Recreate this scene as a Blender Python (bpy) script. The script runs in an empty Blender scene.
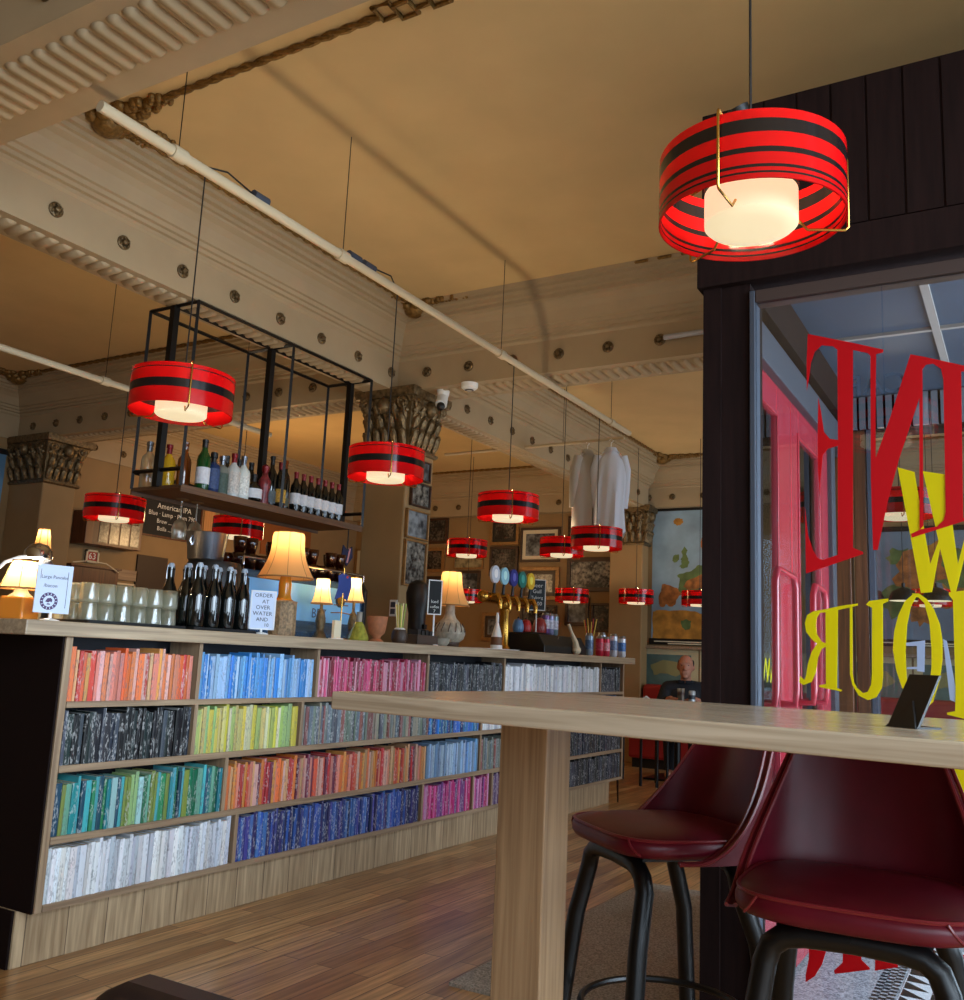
import bpy, math, random
from mathutils import Vector, Matrix
PI = math.pi
random.seed(7)
SC = bpy.context.scene
COL = SC.collection

# ------------------------------------------------------------------ camera
cam = bpy.data.cameras.new('camera')
cam.sensor_fit = 'HORIZONTAL'; cam.sensor_width = 36.0; cam.lens = 36.0 * 931.83 / 964.0
cam.clip_start = 0.05
camo = bpy.data.objects.new('camera', cam); COL.objects.link(camo)
_R = Vector((0.86341478, 0.5024503, 0.04537199))
_U = Vector((0.04576502, -0.1675716, 0.9847971))
_F = Vector((-0.50241466, 0.84821191, 0.16767844))
_m = Matrix((_R, _U, -_F)).transposed().to_4x4(); _m.translation = (0, 0, 1.06)
camo.matrix_world = _m
SC.camera = camo

# ------------------------------------------------------------------ light and exposure
EXPOSURE = 0.0
WORLD_STRENGTH = 0.75
WINDOW_STREET = 190      # daylight through the shop front to the right of the room
WINDOW_REAR = 60         # daylight from the windows behind the table
WINDOW_FAR = 75         # daylight through the shop front beyond the porch
WINDOW_PORCH = 130        # daylight entering the glazed porch from the street
LAMP_W = 10.0             # each red pendant
SC.view_settings.view_transform = 'Standard'
SC.view_settings.look = 'None'
SC.view_settings.exposure = EXPOSURE
SC.view_settings.gamma = 1.0
SC.view_settings.use_curve_mapping = False
w = bpy.data.worlds.new('world'); SC.world = w; w.use_nodes = True
w.node_tree.nodes['Background'].inputs[0].default_value = (0.72, 0.85, 1.0, 1)
w.node_tree.nodes['Background'].inputs[1].default_value = WORLD_STRENGTH

def area_light(name, loc, direction, sx, sy, power, color, spread=180):
    l = bpy.data.lights.new(name, 'AREA'); l.shape = 'RECTANGLE'; l.size = sx; l.size_y = sy
    l.energy = power; l.color = color; l.spread = math.radians(spread)
    o = bpy.data.objects.new(name, l); COL.objects.link(o); o.location = loc
    o.rotation_euler = Vector(direction).to_track_quat('-Z', 'Y').to_euler()
    return o
def point_light(name, loc, power, color, radius=0.05, parent=None):
    l = bpy.data.lights.new(name, 'POINT'); l.energy = power; l.color = color; l.shadow_soft_size = radius
    o = bpy.data.objects.new(name, l); COL.objects.link(o); o.location = loc
    if parent: o.parent = parent
    return o
DAY = (0.68, 0.84, 1.0)
WARM = (1.0, 0.80, 0.54)
area_light('daylight_street', (3.2, 0.8, 2.0), (-1, 0.15, -0.32), 4.4, 2.4, WINDOW_STREET, DAY, 110)
area_light('daylight_rear', (2.3, -2.7, 1.7), (-0.35, 1, -0.05), 2.4, 2.2, WINDOW_REAR, DAY)
area_light('daylight_far', (3.4, 7.6, 1.7), (-1, 0.1, -0.05), 4.0, 2.2, WINDOW_FAR, DAY, 140)
area_light('daylight_porch', (1.4, 3.8, 1.3), (-1, 0.0, -0.1), 1.7, 2.1, WINDOW_PORCH, DAY)

point_light('kitchen_light', (-6.6, 7.2, 2.2), 38, (1.0, .62, .28), .15)

# ------------------------------------------------------------------ mesh helpers
class MB:
    def __init__(s): s.v = []; s.f = []; s.m = []
    def add(s, vs, fs, mi=0):
        b = len(s.v); s.v += [tuple(v) for v in vs]
        for f in fs: s.f.append([b + i for i in f]); s.m.append(mi)
        return s
    def box(s, x0, y0, z0, x1, y1, z1, mi=0):
        vs = [(x0,y0,z0),(x1,y0,z0),(x1,y1,z0),(x0,y1,z0),(x0,y0,z1),(x1,y0,z1),(x1,y1,z1),(x0,y1,z1)]
        return s.add(vs, [(0,3,2,1),(4,5,6,7),(0,1,5,4),(1,2,6,5),(2,3,7,6),(3,0,4,7)], mi)
    def cbox(s, c, d, mi=0):
        return s.box(c[0]-d[0]/2, c[1]-d[1]/2, c[2]-d[2]/2, c[0]+d[0]/2, c[1]+d[1]/2, c[2]+d[2]/2, mi)
    def tube(s, pts, r, n=8, mi=0, closed=False):
        pts = [Vector(p) for p in pts]; k = len(pts)
        rr = r if isinstance(r, (list, tuple)) else [r]*k
        vs = []; prev = None
        for i, p in enumerate(pts):
            if closed: t = pts[(i+1) % k] - pts[i-1]
            else: t = pts[min(i+1, k-1)] - pts[max(i-1, 0)]
            t.normalize()
            if prev is None:
                a = Vector((0,0,1)) if abs(t.z) < .9 else Vector((1,0,0))
                u = t.cross(a).normalized()
            else:
                u = (prev - t * prev.dot(t)); u = u.normalized() if u.length > 1e-6 else t.orthogonal().normalized()
            prev = u; w_ = t.cross(u)
            for j in range(n):
                a = 2*PI*j/n
                vs.append(p + (u*math.cos(a) + w_*math.sin(a))*rr[i])
        fs = []
        for i in range(k if closed else k-1):
            i2 = (i+1) % k
            for j in range(n):
                j2 = (j+1) % n
                fs.append((i*n+j, i*n+j2, i2*n+j2, i2*n+j))
        if not closed:
            fs.append(tuple(range(n-1, -1, -1))); fs.append(tuple((k-1)*n+j for j in range(n)))
        return s.add(vs, fs, mi)
    def cyl(s, p0, p1, r0, r1=None, n=16, mi=0):
        return s.tube([p0, p1], [r0, r0 if r1 is None else r1], n, mi)
    def lathe(s, prof, n=24, mi=0, c=(0,0,0), sx=1, sy=1, wob=None):
        # prof [(r, z)...]; open profile is fine; mi may be a list, one per segment
        vs = []; k = len(prof)
        for (r, z) in prof:
            for j in range(n):
                a = 2*PI*j/n
                q = r * (wob(a, z) if wob else 1)
                vs.append((c[0]+q*sx*math.cos(a), c[1]+q*sy*math.sin(a), c[2]+z))
        b = len(s.v); s.v += vs
        for i in range(k-1):
            for j in range(n):
                j2 = (j+1) % n
                s.f.append([b+i*n+j, b+i*n+j2, b+(i+1)*n+j2, b+(i+1)*n+j]); s.m.append(mi[i] if isinstance(mi, list) else mi)
        return s
    def disc(s, c, r, n=24, mi=0, up=True):
        vs = [(c[0]+r*math.cos(2*PI*j/n), c[1]+r*math.sin(2*PI*j/n), c[2]) for j in range(n)]
        return s.add(vs, [tuple(range(n)) if up else tuple(range(n-1,-1,-1))], mi)
    def ball(s, c, r, n=14, m=9, mi=0):
        rx, ry, rz = r if isinstance(r, (tuple, list)) else (r, r, r)
        prof = [(max(1e-4, math.sin(PI*i/m)), -math.cos(PI*i/m)) for i in range(m+1)]
        b = MB().lathe(prof, n)
        return s.add([(c[0]+v[0]*rx, c[1]+v[1]*ry, c[2]+v[2]*rz) for v in b.v], b.f, mi)
    def prism(s, poly, fn, w0, w1, mi=0):
        n = len(poly)
        vs = [fn(u, v, w0) for u, v in poly] + [fn(u, v, w1) for u, v in poly]
        fs = [tuple(range(n-1, -1, -1)), tuple(range(n, 2*n))] + [(i, (i+1) % n, n+(i+1) % n, n+i) for i in range(n)]
        return s.add(vs, fs, mi)
    def sweep(s, prof, fn0, fn1, mi=0):
        # open profile strip swept between two ends: fn0/fn1 map (a, b) to a point
        n = len(prof)
        return s.add([fn0(*p) for p in prof] + [fn1(*p) for p in prof], [(i, i+1, n+i+1, n+i) for i in range(n-1)], mi)
    def xf(s, M):
        s.v = [tuple(M @ Vector(v)) for v in s.v]; return s
    def join(s, o, M=None, mi=None):
        vs = [tuple(M @ Vector(v)) for v in o.v] if M else o.v
        b = len(s.v); s.v += vs
        for f, m_ in zip(o.f, o.m): s.f.append([b+i for i in f]); s.m.append(m_ if mi is None else mi)
        return s
    def mesh(s, name, mats, smooth=False):
        me = bpy.data.meshes.new(name); me.from_pydata(s.v, [], s.f)
        for m_ in (mats if isinstance(mats, (list, tuple)) else [mats]): me.materials.append(m_)
        me.polygons.foreach_set('material_index', s.m)
        if smooth: me.polygons.foreach_set('use_smooth', [True]*len(s.f))
        me.update(); return me
    def build(s, name, mats, parent=None, smooth=False, bevel=0, loc=None, recalc=True):
        me = s.mesh(name, mats, smooth)
        if recalc:
            import bmesh
            bm = bmesh.new(); bm.from_mesh(me); bmesh.ops.recalc_face_normals(bm, faces=bm.faces); bm.to_mesh(me); bm.free()
        o = bpy.data.objects.new(name, me); COL.objects.link(o)
        if parent: o.parent = parent
        if loc: o.location = loc
        if smooth:
            try: me.set_sharp_from_angle(angle=math.radians(42))
            except Exception: pass
        if bevel:
            b = o.modifiers.new('bevel', 'BEVEL'); b.width = bevel; b.segments = 2; b.limit_method = 'ANGLE'
        return o

def tag(o, label, cat, group=None, kind=None):
    o['label'] = label; o['category'] = cat
    if group: o['group'] = group
    if kind: o['kind'] = kind
    return o
def struct(o, label=None):
    o['kind'] = 'structure'
    if label: o['label'] = label
    return o
def thing(name, label, cat, loc=(0,0,0), rotz=0.0, group=None):
    o = bpy.data.objects.new(name, None); COL.objects.link(o); o.empty_display_size = .05
    o.location = loc; o.rotation_euler = (0, 0, rotz)
    return tag(o, label, cat, group)
def dup(root, loc, rotz=None, label=None, group=None, scale=None):
    def cp(o, parent):
        c = o.copy(); COL.objects.link(c)
        if parent: c.parent = parent
        for ch in o.children: cp(ch, c)
        return c
    r = cp(root, None); r.location = loc
    if rotz is not None: r.rotation_euler = (0, 0, rotz)
    if scale: r.scale = (scale,)*3
    if label: r['label'] = label
    if group: r['group'] = group
    return r
def rz(a): return Matrix.Rotation(a, 4, 'Z')
def tr(x, y, z): return Matrix.Translation((x, y, z))

def text_mb(s_, size, align='CENTER', mirror=False):
    c = bpy.data.curves.new('t', 'FONT'); c.body = s_; c.size = size; c.align_x = align; c.align_y = 'CENTER'; c.resolution_u = 2
    o = bpy.data.objects.new('t', c); COL.objects.link(o)
    dg = bpy.context.evaluated_depsgraph_get(); me = bpy.data.meshes.new_from_object(o.evaluated_get(dg))
    mb = MB(); sg = -1 if mirror else 1
    mb.add([(sg*v.co.x, v.co.y, 0) for v in me.vertices], [tuple(p.vertices) for p in me.polygons])
    bpy.data.objects.remove(o); bpy.data.curves.remove(c); bpy.data.meshes.remove(me)
    return mb
def frame_M(origin, u, v):
    u = Vector(u).normalized(); v = Vector(v).normalized(); n = u.cross(v)
    M = Matrix((u, v, n)).transposed().to_4x4(); M.translation = origin; return M

# ------------------------------------------------------------------ materials
def lin(c):
    return tuple((x/255/12.92 if x/255 <= .04045 else ((x/255+.055)/1.055)**2.4) for x in c)
def new_mat(name):
    m = bpy.data.materials.new(name); m.use_nodes = True
    return m, m.node_tree.nodes, m.node_tree.links, m.node_tree.nodes['Principled BSDF']
def mat(name, rgb, rough=.5, metal=0, spec=.5, noise=0, nscale=8, coat=0, trans=0, emit=None, estr=0, bump=0, stretch=(1,1,1)):
    m, N, L, B = new_mat(name); c = lin(rgb)
    B.inputs['Base Color'].default_value = (*c, 1); B.inputs['Roughness'].default_value = rough
    B.inputs['Metallic'].default_value = metal; B.inputs['Specular IOR Level'].default_value = spec
    B.inputs['Coat Weight'].default_value = coat; B.inputs['Transmission Weight'].default_value = trans
    if emit: B.inputs['Emission Color'].default_value = (*lin(emit), 1); B.inputs['Emission Strength'].default_value = estr
    if noise or bump:
        tc = N.new('ShaderNodeTexCoord'); mp = N.new('ShaderNodeMapping'); mp.inputs['Scale'].default_value = stretch
        L.new(tc.outputs['Object'], mp.inputs['Vector'])
        n = N.new('ShaderNodeTexNoise'); n.inputs['Scale'].default_value = nscale; n.inputs['Detail'].default_value = 5
        L.new(mp.outputs['Vector'], n.inputs['Vector'])
        if noise:
            r = N.new('ShaderNodeValToRGB')
            r.color_ramp.elements[0].position = .3; r.color_ramp.elements[1].position = .7
            r.color_ramp.elements[0].color = (*[max(0, x*(1-noise)) for x in c], 1)
            r.color_ramp.elements[1].color = (*[min(1, x*(1+noise)) for x in c], 1)
            L.new(n.outputs['Fac'], r.inputs['Fac']); L.new(r.outputs['Color'], B.inputs['Base Color'])
        if bump:
            b = N.new('ShaderNodeBump'); b.inputs['Strength'].default_value = bump; b.inputs['Distance'].default_value = .01
            L.new(n.outputs['Fac'], b.inputs['Height']); L.new(b.outputs['Normal'], B.inputs['Normal'])
    return m
def wood(name, dark, light, rough=.45, along='X', scale=1.0, coat=0.0):
    m, N, L, B = new_mat(name)
    tc = N.new('ShaderNodeTexCoord'); mp = N.new('ShaderNodeMapping')
    s = {'X': (1.0, 30, 30), 'Y': (30, 1.0, 30), 'Z': (30, 30, 1.0)}[along]
    mp.inputs['Scale'].default_value = [x*scale for x in s]
    L.new(tc.outputs['Object'], mp.inputs['Vector'])
    n = N.new('ShaderNodeTexNoise'); n.inputs['Scale'].default_value = 2.2; n.inputs['Detail'].default_value = 8; n.inputs['Distortion'].default_value = .8
    L.new(mp.outputs['Vector'], n.inputs['Vector'])
    r = N.new('ShaderNodeValToRGB'); e = r.color_ramp.elements
    e[0].position = .32; e[0].color = (*lin(dark), 1); e[1].position = .68; e[1].color = (*lin(light), 1)
    L.new(n.outputs['Fac'], r.inputs['Fac']); L.new(r.outputs['Color'], B.inputs['Base Color'])
    b = N.new('ShaderNodeBump'); b.inputs['Strength'].default_value = .12; b.inputs['Distance'].default_value = .004
    L.new(n.outputs['Fac'], b.inputs['Height']); L.new(b.outputs['Normal'], B.inputs['Normal'])
    B.inputs['Roughness'].default_value = rough; B.inputs['Coat Weight'].default_value = coat; B.inputs['Coat Roughness'].default_value = .25
    return m
def glassy(name, tint=(1,1,1), refl=1.0, rough=.02, opac=0.0, base=(200,210,220)):
    # thin pane: clear view through, mirror reflection by Fresnel, optional film
    m, N, L, B = new_mat(name); out = N['Material Output']
    t = N.new('ShaderNodeBsdfTransparent'); t.inputs[0].default_value = (*tint, 1)
    g = N.new('ShaderNodeBsdfGlossy'); g.inputs['Roughness'].default_value = rough
    fr = N.new('ShaderNodeFresnel'); fr.inputs['IOR'].default_value = 1.5
    mu = N.new('ShaderNodeMath'); mu.operation = 'MULTIPLY'; mu.inputs[1].default_value = refl; mu.use_clamp = True
    L.new(fr.outputs[0], mu.inputs[0])
    mx = N.new('ShaderNodeMixShader'); L.new(mu.outputs[0], mx.inputs[0]); L.new(t.outputs[0], mx.inputs[1]); L.new(g.outputs[0], mx.inputs[2])
    if opac:
        d = N.new('ShaderNodeBsdfTranslucent'); d.inputs[0].default_value = (*lin(base), 1)
        m2 = N.new('ShaderNodeMixShader'); m2.inputs[0].default_value = opac
        L.new(mx.outputs[0], m2.inputs[1]); L.new(d.outputs[0], m2.inputs[2]); mx = m2
    L.new(mx.outputs[0], out.inputs['Surface']); return m
def translucent(name, rgb, frac=.4, rough=.25, spec=.5, emit=None, estr=0):
    m, N, L, B = new_mat(name); out = N['Material Output']
    B.inputs['Base Color'].default_value = (*lin(rgb), 1); B.inputs['Roughness'].default_value = rough; B.inputs['Specular IOR Level'].default_value = spec
    if emit: B.inputs['Emission Color'].default_value = (*lin(emit), 1); B.inputs['Emission Strength'].default_value = estr
    t = N.new('ShaderNodeBsdfTranslucent'); t.inputs[0].default_value = (*lin(rgb), 1)
    mx = N.new('ShaderNodeMixShader'); mx.inputs[0].default_value = frac
    L.new(B.outputs[0], mx.inputs[1]); L.new(t.outputs[0], mx.inputs[2]); L.new(mx.outputs[0], out.inputs['Surface']); return m
def brickwood(name, c1, c2, mortar, bw, bh, rot, rough=.4, coat=0, msize=.002, plane='XY'):
    # boards: brick texture for the plank layout plus grain
    m, N, L, B = new_mat(name)
    tc = N.new('ShaderNodeTexCoord'); mp = N.new('ShaderNodeMapping'); mp.inputs['Rotation'].default_value = rot
    L.new(tc.outputs['Object'], mp.inputs['Vector'])
    b = N.new('ShaderNodeTexBrick'); b.inputs['Scale'].default_value = 1
    b.inputs['Color1'].default_value = (*lin(c1), 1); b.inputs['Color2'].default_value = (*lin(c2), 1); b.inputs['Mortar'].default_value = (*lin(mortar), 1)
    b.inputs['Mortar Size'].default_value = msize; b.inputs['Brick Width'].default_value = bw; b.inputs['Row Height'].default_value = bh
    b.offset = .37
    L.new(mp.outputs['Vector'], b.inputs['Vector'])
    mp2 = N.new('ShaderNodeMapping'); mp2.inputs['Scale'].default_value = (2.5, 40, 40)
    L.new(mp.outputs['Vector'], mp2.inputs['Vector'])
    n = N.new('ShaderNodeTexNoise'); n.inputs['Scale'].default_value = 1.5; n.inputs['Detail'].default_value = 6
    L.new(mp2.outputs['Vector'], n.inputs['Vector'])
    r = N.new('ShaderNodeValToRGB'); r.color_ramp.elements[0].position = .3; r.color_ramp.elements[1].position = .7
    r.color_ramp.elements[0].color = (.55, .5, .45, 1); r.color_ramp.elements[1].color = (1.15, 1.15, 1.15, 1)
    L.new(n.outputs['Fac'], r.inputs['Fac'])
    mx = N.new('ShaderNodeMix'); mx.data_type = 'RGBA'; mx.blend_type = 'MULTIPLY'; mx.inputs[0].default_value = 1
    L.new(b.outputs['Color'], mx.inputs[6]); L.new(r.outputs['Color'], mx.inputs[7]); L.new(mx.outputs[2], B.inputs['Base Color'])
    B.inputs['Roughness'].default_value = rough; B.inputs['Coat Weight'].default_value = coat; B.inputs['Coat Roughness'].default_value = .2
    return m

M = {}
M['paint'] = mat('ceiling_paint', (214,184,130), .75, noise=.05, nscale=3)
M['plaster'] = mat('moulding_paint', (168,147,114), .6, noise=.04, nscale=6)
M['wallpaint'] = mat('wall_paint', (150,120,78), .7, noise=.06, nscale=4)
M['gold'] = mat('bronze_gilding', (128,96,48), .45, .55, noise=.35, nscale=60, bump=.6)
M['bronze'] = mat('dark_bronze', (112,92,62), .42, .6, noise=.5, nscale=40, bump=.7)
M['darkwall'] = mat('dark_stained_panel', (30,17,15), .8, spec=.12, noise=.25, nscale=5, stretch=(14,14,1))
M['floor'] = brickwood('floor_oak', (226,180,122), (168,120,72), (96,68,42), .9, .075, (0,0,PI/2), .28, .15)
M['plinth'] = brickwood('plinth_oak', (192,167,132), (176,150,116), (104,86,66), .35, .16, (0,PI/2,0), .5)
M['shelf'] = wood('shelf_oak', (132,108,84), (170,144,114), .5, 'Y')
M['shelfz'] = wood('shelf_oak_upright', (132,108,84), (170,144,114), .5, 'Z')
M['counter'] = wood('counter_oak', (146,126,102), (186,164,134), .4, 'Y')
M['table'] = wood('table_oak', (166,146,120), (204,186,160), .26, 'X', 1, .5)
M['tableleg'] = wood('table_leg_oak', (138,108,78), (172,140,104), .4, 'Z')
M['black'] = mat('black_paint', (14,13,13), .45)
M['blackmetal'] = mat('black_steel', (16,15,15), .35, .3)
M['chrome'] = mat('chrome', (200,200,205), .15, 1)
M['brass'] = mat('brass', (196,150,70), .25, 1)
M['silver'] = mat('brushed_steel', (150,155,165), .3, 1)
M['alu'] = mat('window_aluminium', (70,76,88), .5, .3)
M['white'] = mat('white_paint', (232,232,228), .5)
M['burgundy'] = mat('burgundy_vinyl', (92,11,27), .36, noise=.12, nscale=20, spec=.32)
M['piping'] = mat('burgundy_piping', (120,30,36), .3)
M['red'] = translucent('red_acrylic', (214,18,20), .3, .12)
M['blackband'] = translucent('black_acrylic_band', (30,24,24), .12, .15)
M['opal'] = mat('opal_glass_lit', (190,180,150), .3, emit=(255,234,190), estr=.78)
M['pipe'] = mat('painted_pipe', (196,178,146), .4)
M['reddoor'] = mat('red_door_gloss', (172,42,56), .25, coat=.4)
M['brownwood'] = wood('brown_wood', (70,38,20), (112,66,36), .4, 'Z')
M['frame_d'] = wood('dark_frame_wood', (42,24,14), (76,46,26), .4, 'X')
M['frame_g'] = mat('gilt_frame', (150,110,62), .4, .3, noise=.2, nscale=30)
M['glass'] = glassy('window_glass', (.95,.98,1.0), 1.3, .01)
M['clear'] = glassy('clear_glass', (.96,.98,.97), 2.6, .05, .28, (255,250,226))
M['leather'] = mat('dark_brown_leather', (40,26,24), .45, noise=.2, nscale=30)

# ------------------------------------------------------------------ the room
CZ, BZ = 3.40, 2.87            # ceiling and beam soffit heights
struct(MB().box(-8.4, -3, -.1, 4, 10.6, 0).build('floor', M['floor']))
struct(MB().box(-8.4, -3, CZ, 4, 10.6, CZ+.1).build('ceiling', M['paint']))
struct(MB().box(-8.4, -3, 0, -8.1, 10.6, CZ).build('wall_left', M['wallpaint']))
struct(MB().box(-8.4, -3.2, 0, .7, -3, CZ).box(.7, -3.2, 0, 4, -3, .6).box(.7, -3.2, 2.9, 4, -3, CZ).build('wall_rear', M['wallpaint']))
struct(MB().box(-8.1, 10.27, 0, 4, 10.6, CZ).build('wall_far', M['wallpaint']))

CORNICE = [(0, 3.085), (.012, 3.10), (.012, 3.118), (.03, 3.122), (.034, 3.14), (.05, 3.145), (.056, 3.165), (.07, 3.17), (.082, 3.20),
           (.098, 3.235), (.122, 3.262), (.15, 3.28), (.155, 3.292), (.172, 3.296), (.172, 3.318), (.196, 3.322), (.2, 3.345), (.225, 3.352), (.225, 3.372), (.245, 3.376), (.25, 3.40)]
def beam_y(mb, x0, x1, y0, y1, left=True, right=True):
    mb.box(x0, y0, BZ, x1, y1, CZ)
    for on, xf, s in ((left, x0, -1), (right, x1, 1)):
        if on: mb.sweep(CORNICE, lambda a, b: (xf+s*a, y0, b), lambda a, b: (xf+s*a, y1, b))
def beam_x(mb, y0, y1, x0, x1, near=True, far=True):
    mb.box(x0, y0, BZ, x1, y1, CZ)
    for on, yf, s in ((near, y0, -1), (far, y1, 1)):
        if on: mb.sweep(CORNICE, lambda a, b: (x0, yf+s*a, b), lambda a, b: (x1, yf+s*a, b))
def flutes(mb, along, c0, c1, t0, t1, step=.0705):
    # rounded reeds across a soffit between c0..c1, repeated from t0 to t1; plain fillets each side
    k = int((t1-t0)/step)
    for i in range(k):
        t = t0 + (i+.5)*step; pts = []
        for q, r in ((0, .016), (.03, .028), (.08, .034), (.92, .034), (.97, .028), (1, .016)):
            c = c0 + (c1-c0)*q
            pts.append((((c, t, BZ+.016) if along == 'Y' else (t, c, BZ+.016)), r))
        mb.tube([p for p, _ in pts], [r for _, r in pts], 10)
def rosettes(parent_name, pts, axis, s):
    mb = MB()
    for p in pts:
        R = Matrix.Rotation(s*PI/2, 4, 'Y') if axis == 'X' else Matrix.Rotation(-s*PI/2, 4, 'X')
        q = MB().lathe([(.036, -.002), (.036, .008), (.026, .014), (.022, .008), (.016, .008), (.012, .022), (.0001, .026)], 14)
        for k in range(6):
            a = k*PI/3; q.ball((.024*math.cos(a), .024*math.sin(a), .012), (.009, .009, .008), 6, 4)
        mb.join(q, tr(*p) @ R)
    return mb
# trim_1: the long beam over the bar; trim_2: cross beam at the column; trim_3: near beam; trim_4/5: wall beams
def trim(n, fill, ros, label, sof=None):
    mb = MB(); fill(mb); o = struct(mb.build('trim_%d' % n, M['plaster'], smooth=False), label)
    if sof:
        f = MB(); sof(f); struct(f.build('soffit_reeds', M['plaster'], o, smooth=True))
    if ros: struct(ros.build('rosette_row', M['bronze'], o, smooth=True))
    return o
def rs_y(x, s, ys): return rosettes('', [(x, y, 2.985) for y in ys], 'X', s)
def rs_x(y, s, xs): return rosettes('', [(x, y, 2.985) for x in xs], 'Y', s)
ysA = [2.03+.373*i for i in range(9)]; ysB = [5.66+.373*i for i in range(13)]
trim(1, lambda m: (beam_y(m, -3.98, -3.75, 1.83, 5.10), beam_y(m, -3.98, -3.75, 5.42, 10.1)),
     rs_y(-3.75, 1, ysA+ysB), 'plaster ceiling beam running above the bar with bronze rosettes',
     lambda f: (flutes(f, 'Y', -3.935, -3.795, 1.85, 4.95), flutes(f, 'Y', -3.935, -3.795, 5.55, 10.0)))
trim(2, lambda m: (beam_x(m, 5.10, 5.42, -3.75, 4.0), beam_x(m, 5.10, 5.42, -8.1, -3.98), m.box(-3.98, 5.10, BZ, -3.75, 5.42, CZ)),
     rs_x(5.10, -1, [-3.506+.334*i for i in range(12)] + [-4.19-.334*i for i in range(12)]), 'plaster cross beam meeting the column capital',
     lambda f: (flutes(f, 'X', 5.16, 5.36, -3.45, 1.0), flutes(f, 'X', 5.16, 5.36, -7.6, -4.1)))
trim(3, lambda m: (m.box(-8.1, 1.47, BZ, 4.0, 1.83, CZ), m.sweep(CORNICE, lambda a, b: (-3.75, 1.83+a, b), lambda a, b: (4.0, 1.83+a, b))),
     rs_x(1.47, -1, [-2.47+.334*i for i in range(8)]), 'plaster beam crossing the ceiling nearest the table',
     lambda f: flutes(f, 'X', 1.53, 1.735, -3.7, 0.6))
trim(4, lambda m: beam_y(m, -8.2, -8.085, 1.83, 10.2, left=False), rs_y(-8.085, 1, [4.76-.373*i for i in range(5)] + [5.93+.35*i for i in range(9)]),
     'plaster cornice along the wall behind the bar')
trim(5, lambda m: (m.box(-8.1, 10.15, BZ, 4, 10.27, CZ), m.sweep(CORNICE, lambda a, b: (-8.1, 10.15-a, b), lambda a, b: (4, 10.15-a, b))),
     rs_x(10.15, -1, [-7.8+.36*i for i in range(26)]), 'plaster cornice along the far wall of framed pictures')
# twisted rope moulding laid on the ceiling inside the cornice, with leafy corner pieces
def rope(mb, p0, p1, r=.014):
    p0, p1 = Vector(p0), Vector(p1); d = p1-p0; n = max(8, int(d.length/.03)); t = d.normalized(); u = Vector((-t.y, t.x, 0))
    for ph in (0, PI):
        mb.tube([p0 + d*(i/n) + u*(math.cos(i*1.1+ph)*r*.55) + Vector((0,0,-.012+math.sin(i*1.1+ph)*r*.55)) for i in range(n+1)], r*.75, 6)
def leafy(mb, c, dirs):
    cx, cy, cz = c; rd = random.Random(int(abs(cx*100+cy*10)))
    mb.ball((cx, cy, cz-.04), (.075, .075, .055), 12, 8)
    for k in range(7):
        a = k*2*PI/7; mb.ball((cx+.075*math.cos(a), cy+.075*math.sin(a), cz-.03), (.036, .036, .032), 8, 6)
    for dx, dy, ln in dirs:
        nx, ny = -dy, dx
        n = int(ln/.026)
        for i in range(n):
            q = i/n; s_ = 1-q*.8
            for e in (-1, 1):
                o_ = .045*s_*e + .014*math.sin(i*1.7)
                mb.ball((cx+dx*(.06+q*ln)+nx*o_, cy+dy*(.06+q*ln)+ny*o_, cz-.014), (.027*s_+.008, .027*s_+.008, .024), 7, 5)
def braid(mb, p0, p1, z):
    # openwork square braid set into the middle of a rope run
    x0, y0 = p0; x1, y1 = p1; L_ = math.hypot(x1-x0, y1-y0); t = ((x1-x0)/L_, (y1-y0)/L_); u = (-t[1], t[0])
    n = int(L_/.07)
    for i in range(n):
        c = (x0+t[0]*(i+.5)*.07, y0+t[1]*(i+.5)*.07); sg = 1 if i % 2 else -1
        P = lambda a, b: (c[0]+t[0]*a+u[0]*(b+.012*sg), c[1]+t[1]*a+u[1]*(b+.012*sg), z-.012)
        mb.tube([P(-.036,-.036), P(.036,-.036), P(.036,.036), P(-.036,.036)], .011, 6, closed=True)
rp = MB()
Z = CZ
for p0, p1 in (((-3.5,2.44,Z),(-3.5,4.9,Z)), ((-3.5,2.44,Z),(-1.98,2.44,Z)), ((-1.5,2.44,Z),(2,2.44,Z)), ((-3.5,4.9,Z),(-1.9,4.9,Z)), ((-1.45,4.9,Z),(2,4.9,Z)),
               ((-3.5,5.7,Z),(-3.5,9.8,Z)), ((-3.5,9.85,Z),(2,9.85,Z)), ((-3.5,5.67,Z),(2,5.67,Z)),
               ((-4.25,2.44,Z),(-4.25,4.85,Z)), ((-7.8,4.85,Z),(-4.25,4.85,Z)), ((-7.8,2.3,Z),(-7.8,4.85,Z)), ((-7.8,5.67,Z),(-4.25,5.67,Z)), ((-7.8,9.85,Z),(-4.25,9.85,Z)), ((-4.25,5.67,Z),(-4.25,9.85,Z))):
    rope(rp, p0, p1)
leafy(rp, (-3.5,2.44,Z), ((1,0,.34),(.35,.94,.26),(0,1,.18)))
leafy(rp, (-3.5,4.9,Z), ((1,0,.42),(0,-1,.2)))
leafy(rp, (-7.8,4.85,Z), ((1,0,.3),(0,-1,.3))); leafy(rp, (-4.25,4.85,Z), ((-1,0,.34),(0,-1,.2)))
leafy(rp, (-3.5,9.85,Z), ((1,0,.4),(0,-1,.2)))
braid(rp, (-1.98,2.44), (-1.5,2.44), Z); braid(rp, (-1.9,4.9), (-1.45,4.9), Z)
struct(rp.build('trim_6', M['gold'], smooth=True), 'gilded rope moulding edging the ceiling bays')
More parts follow.
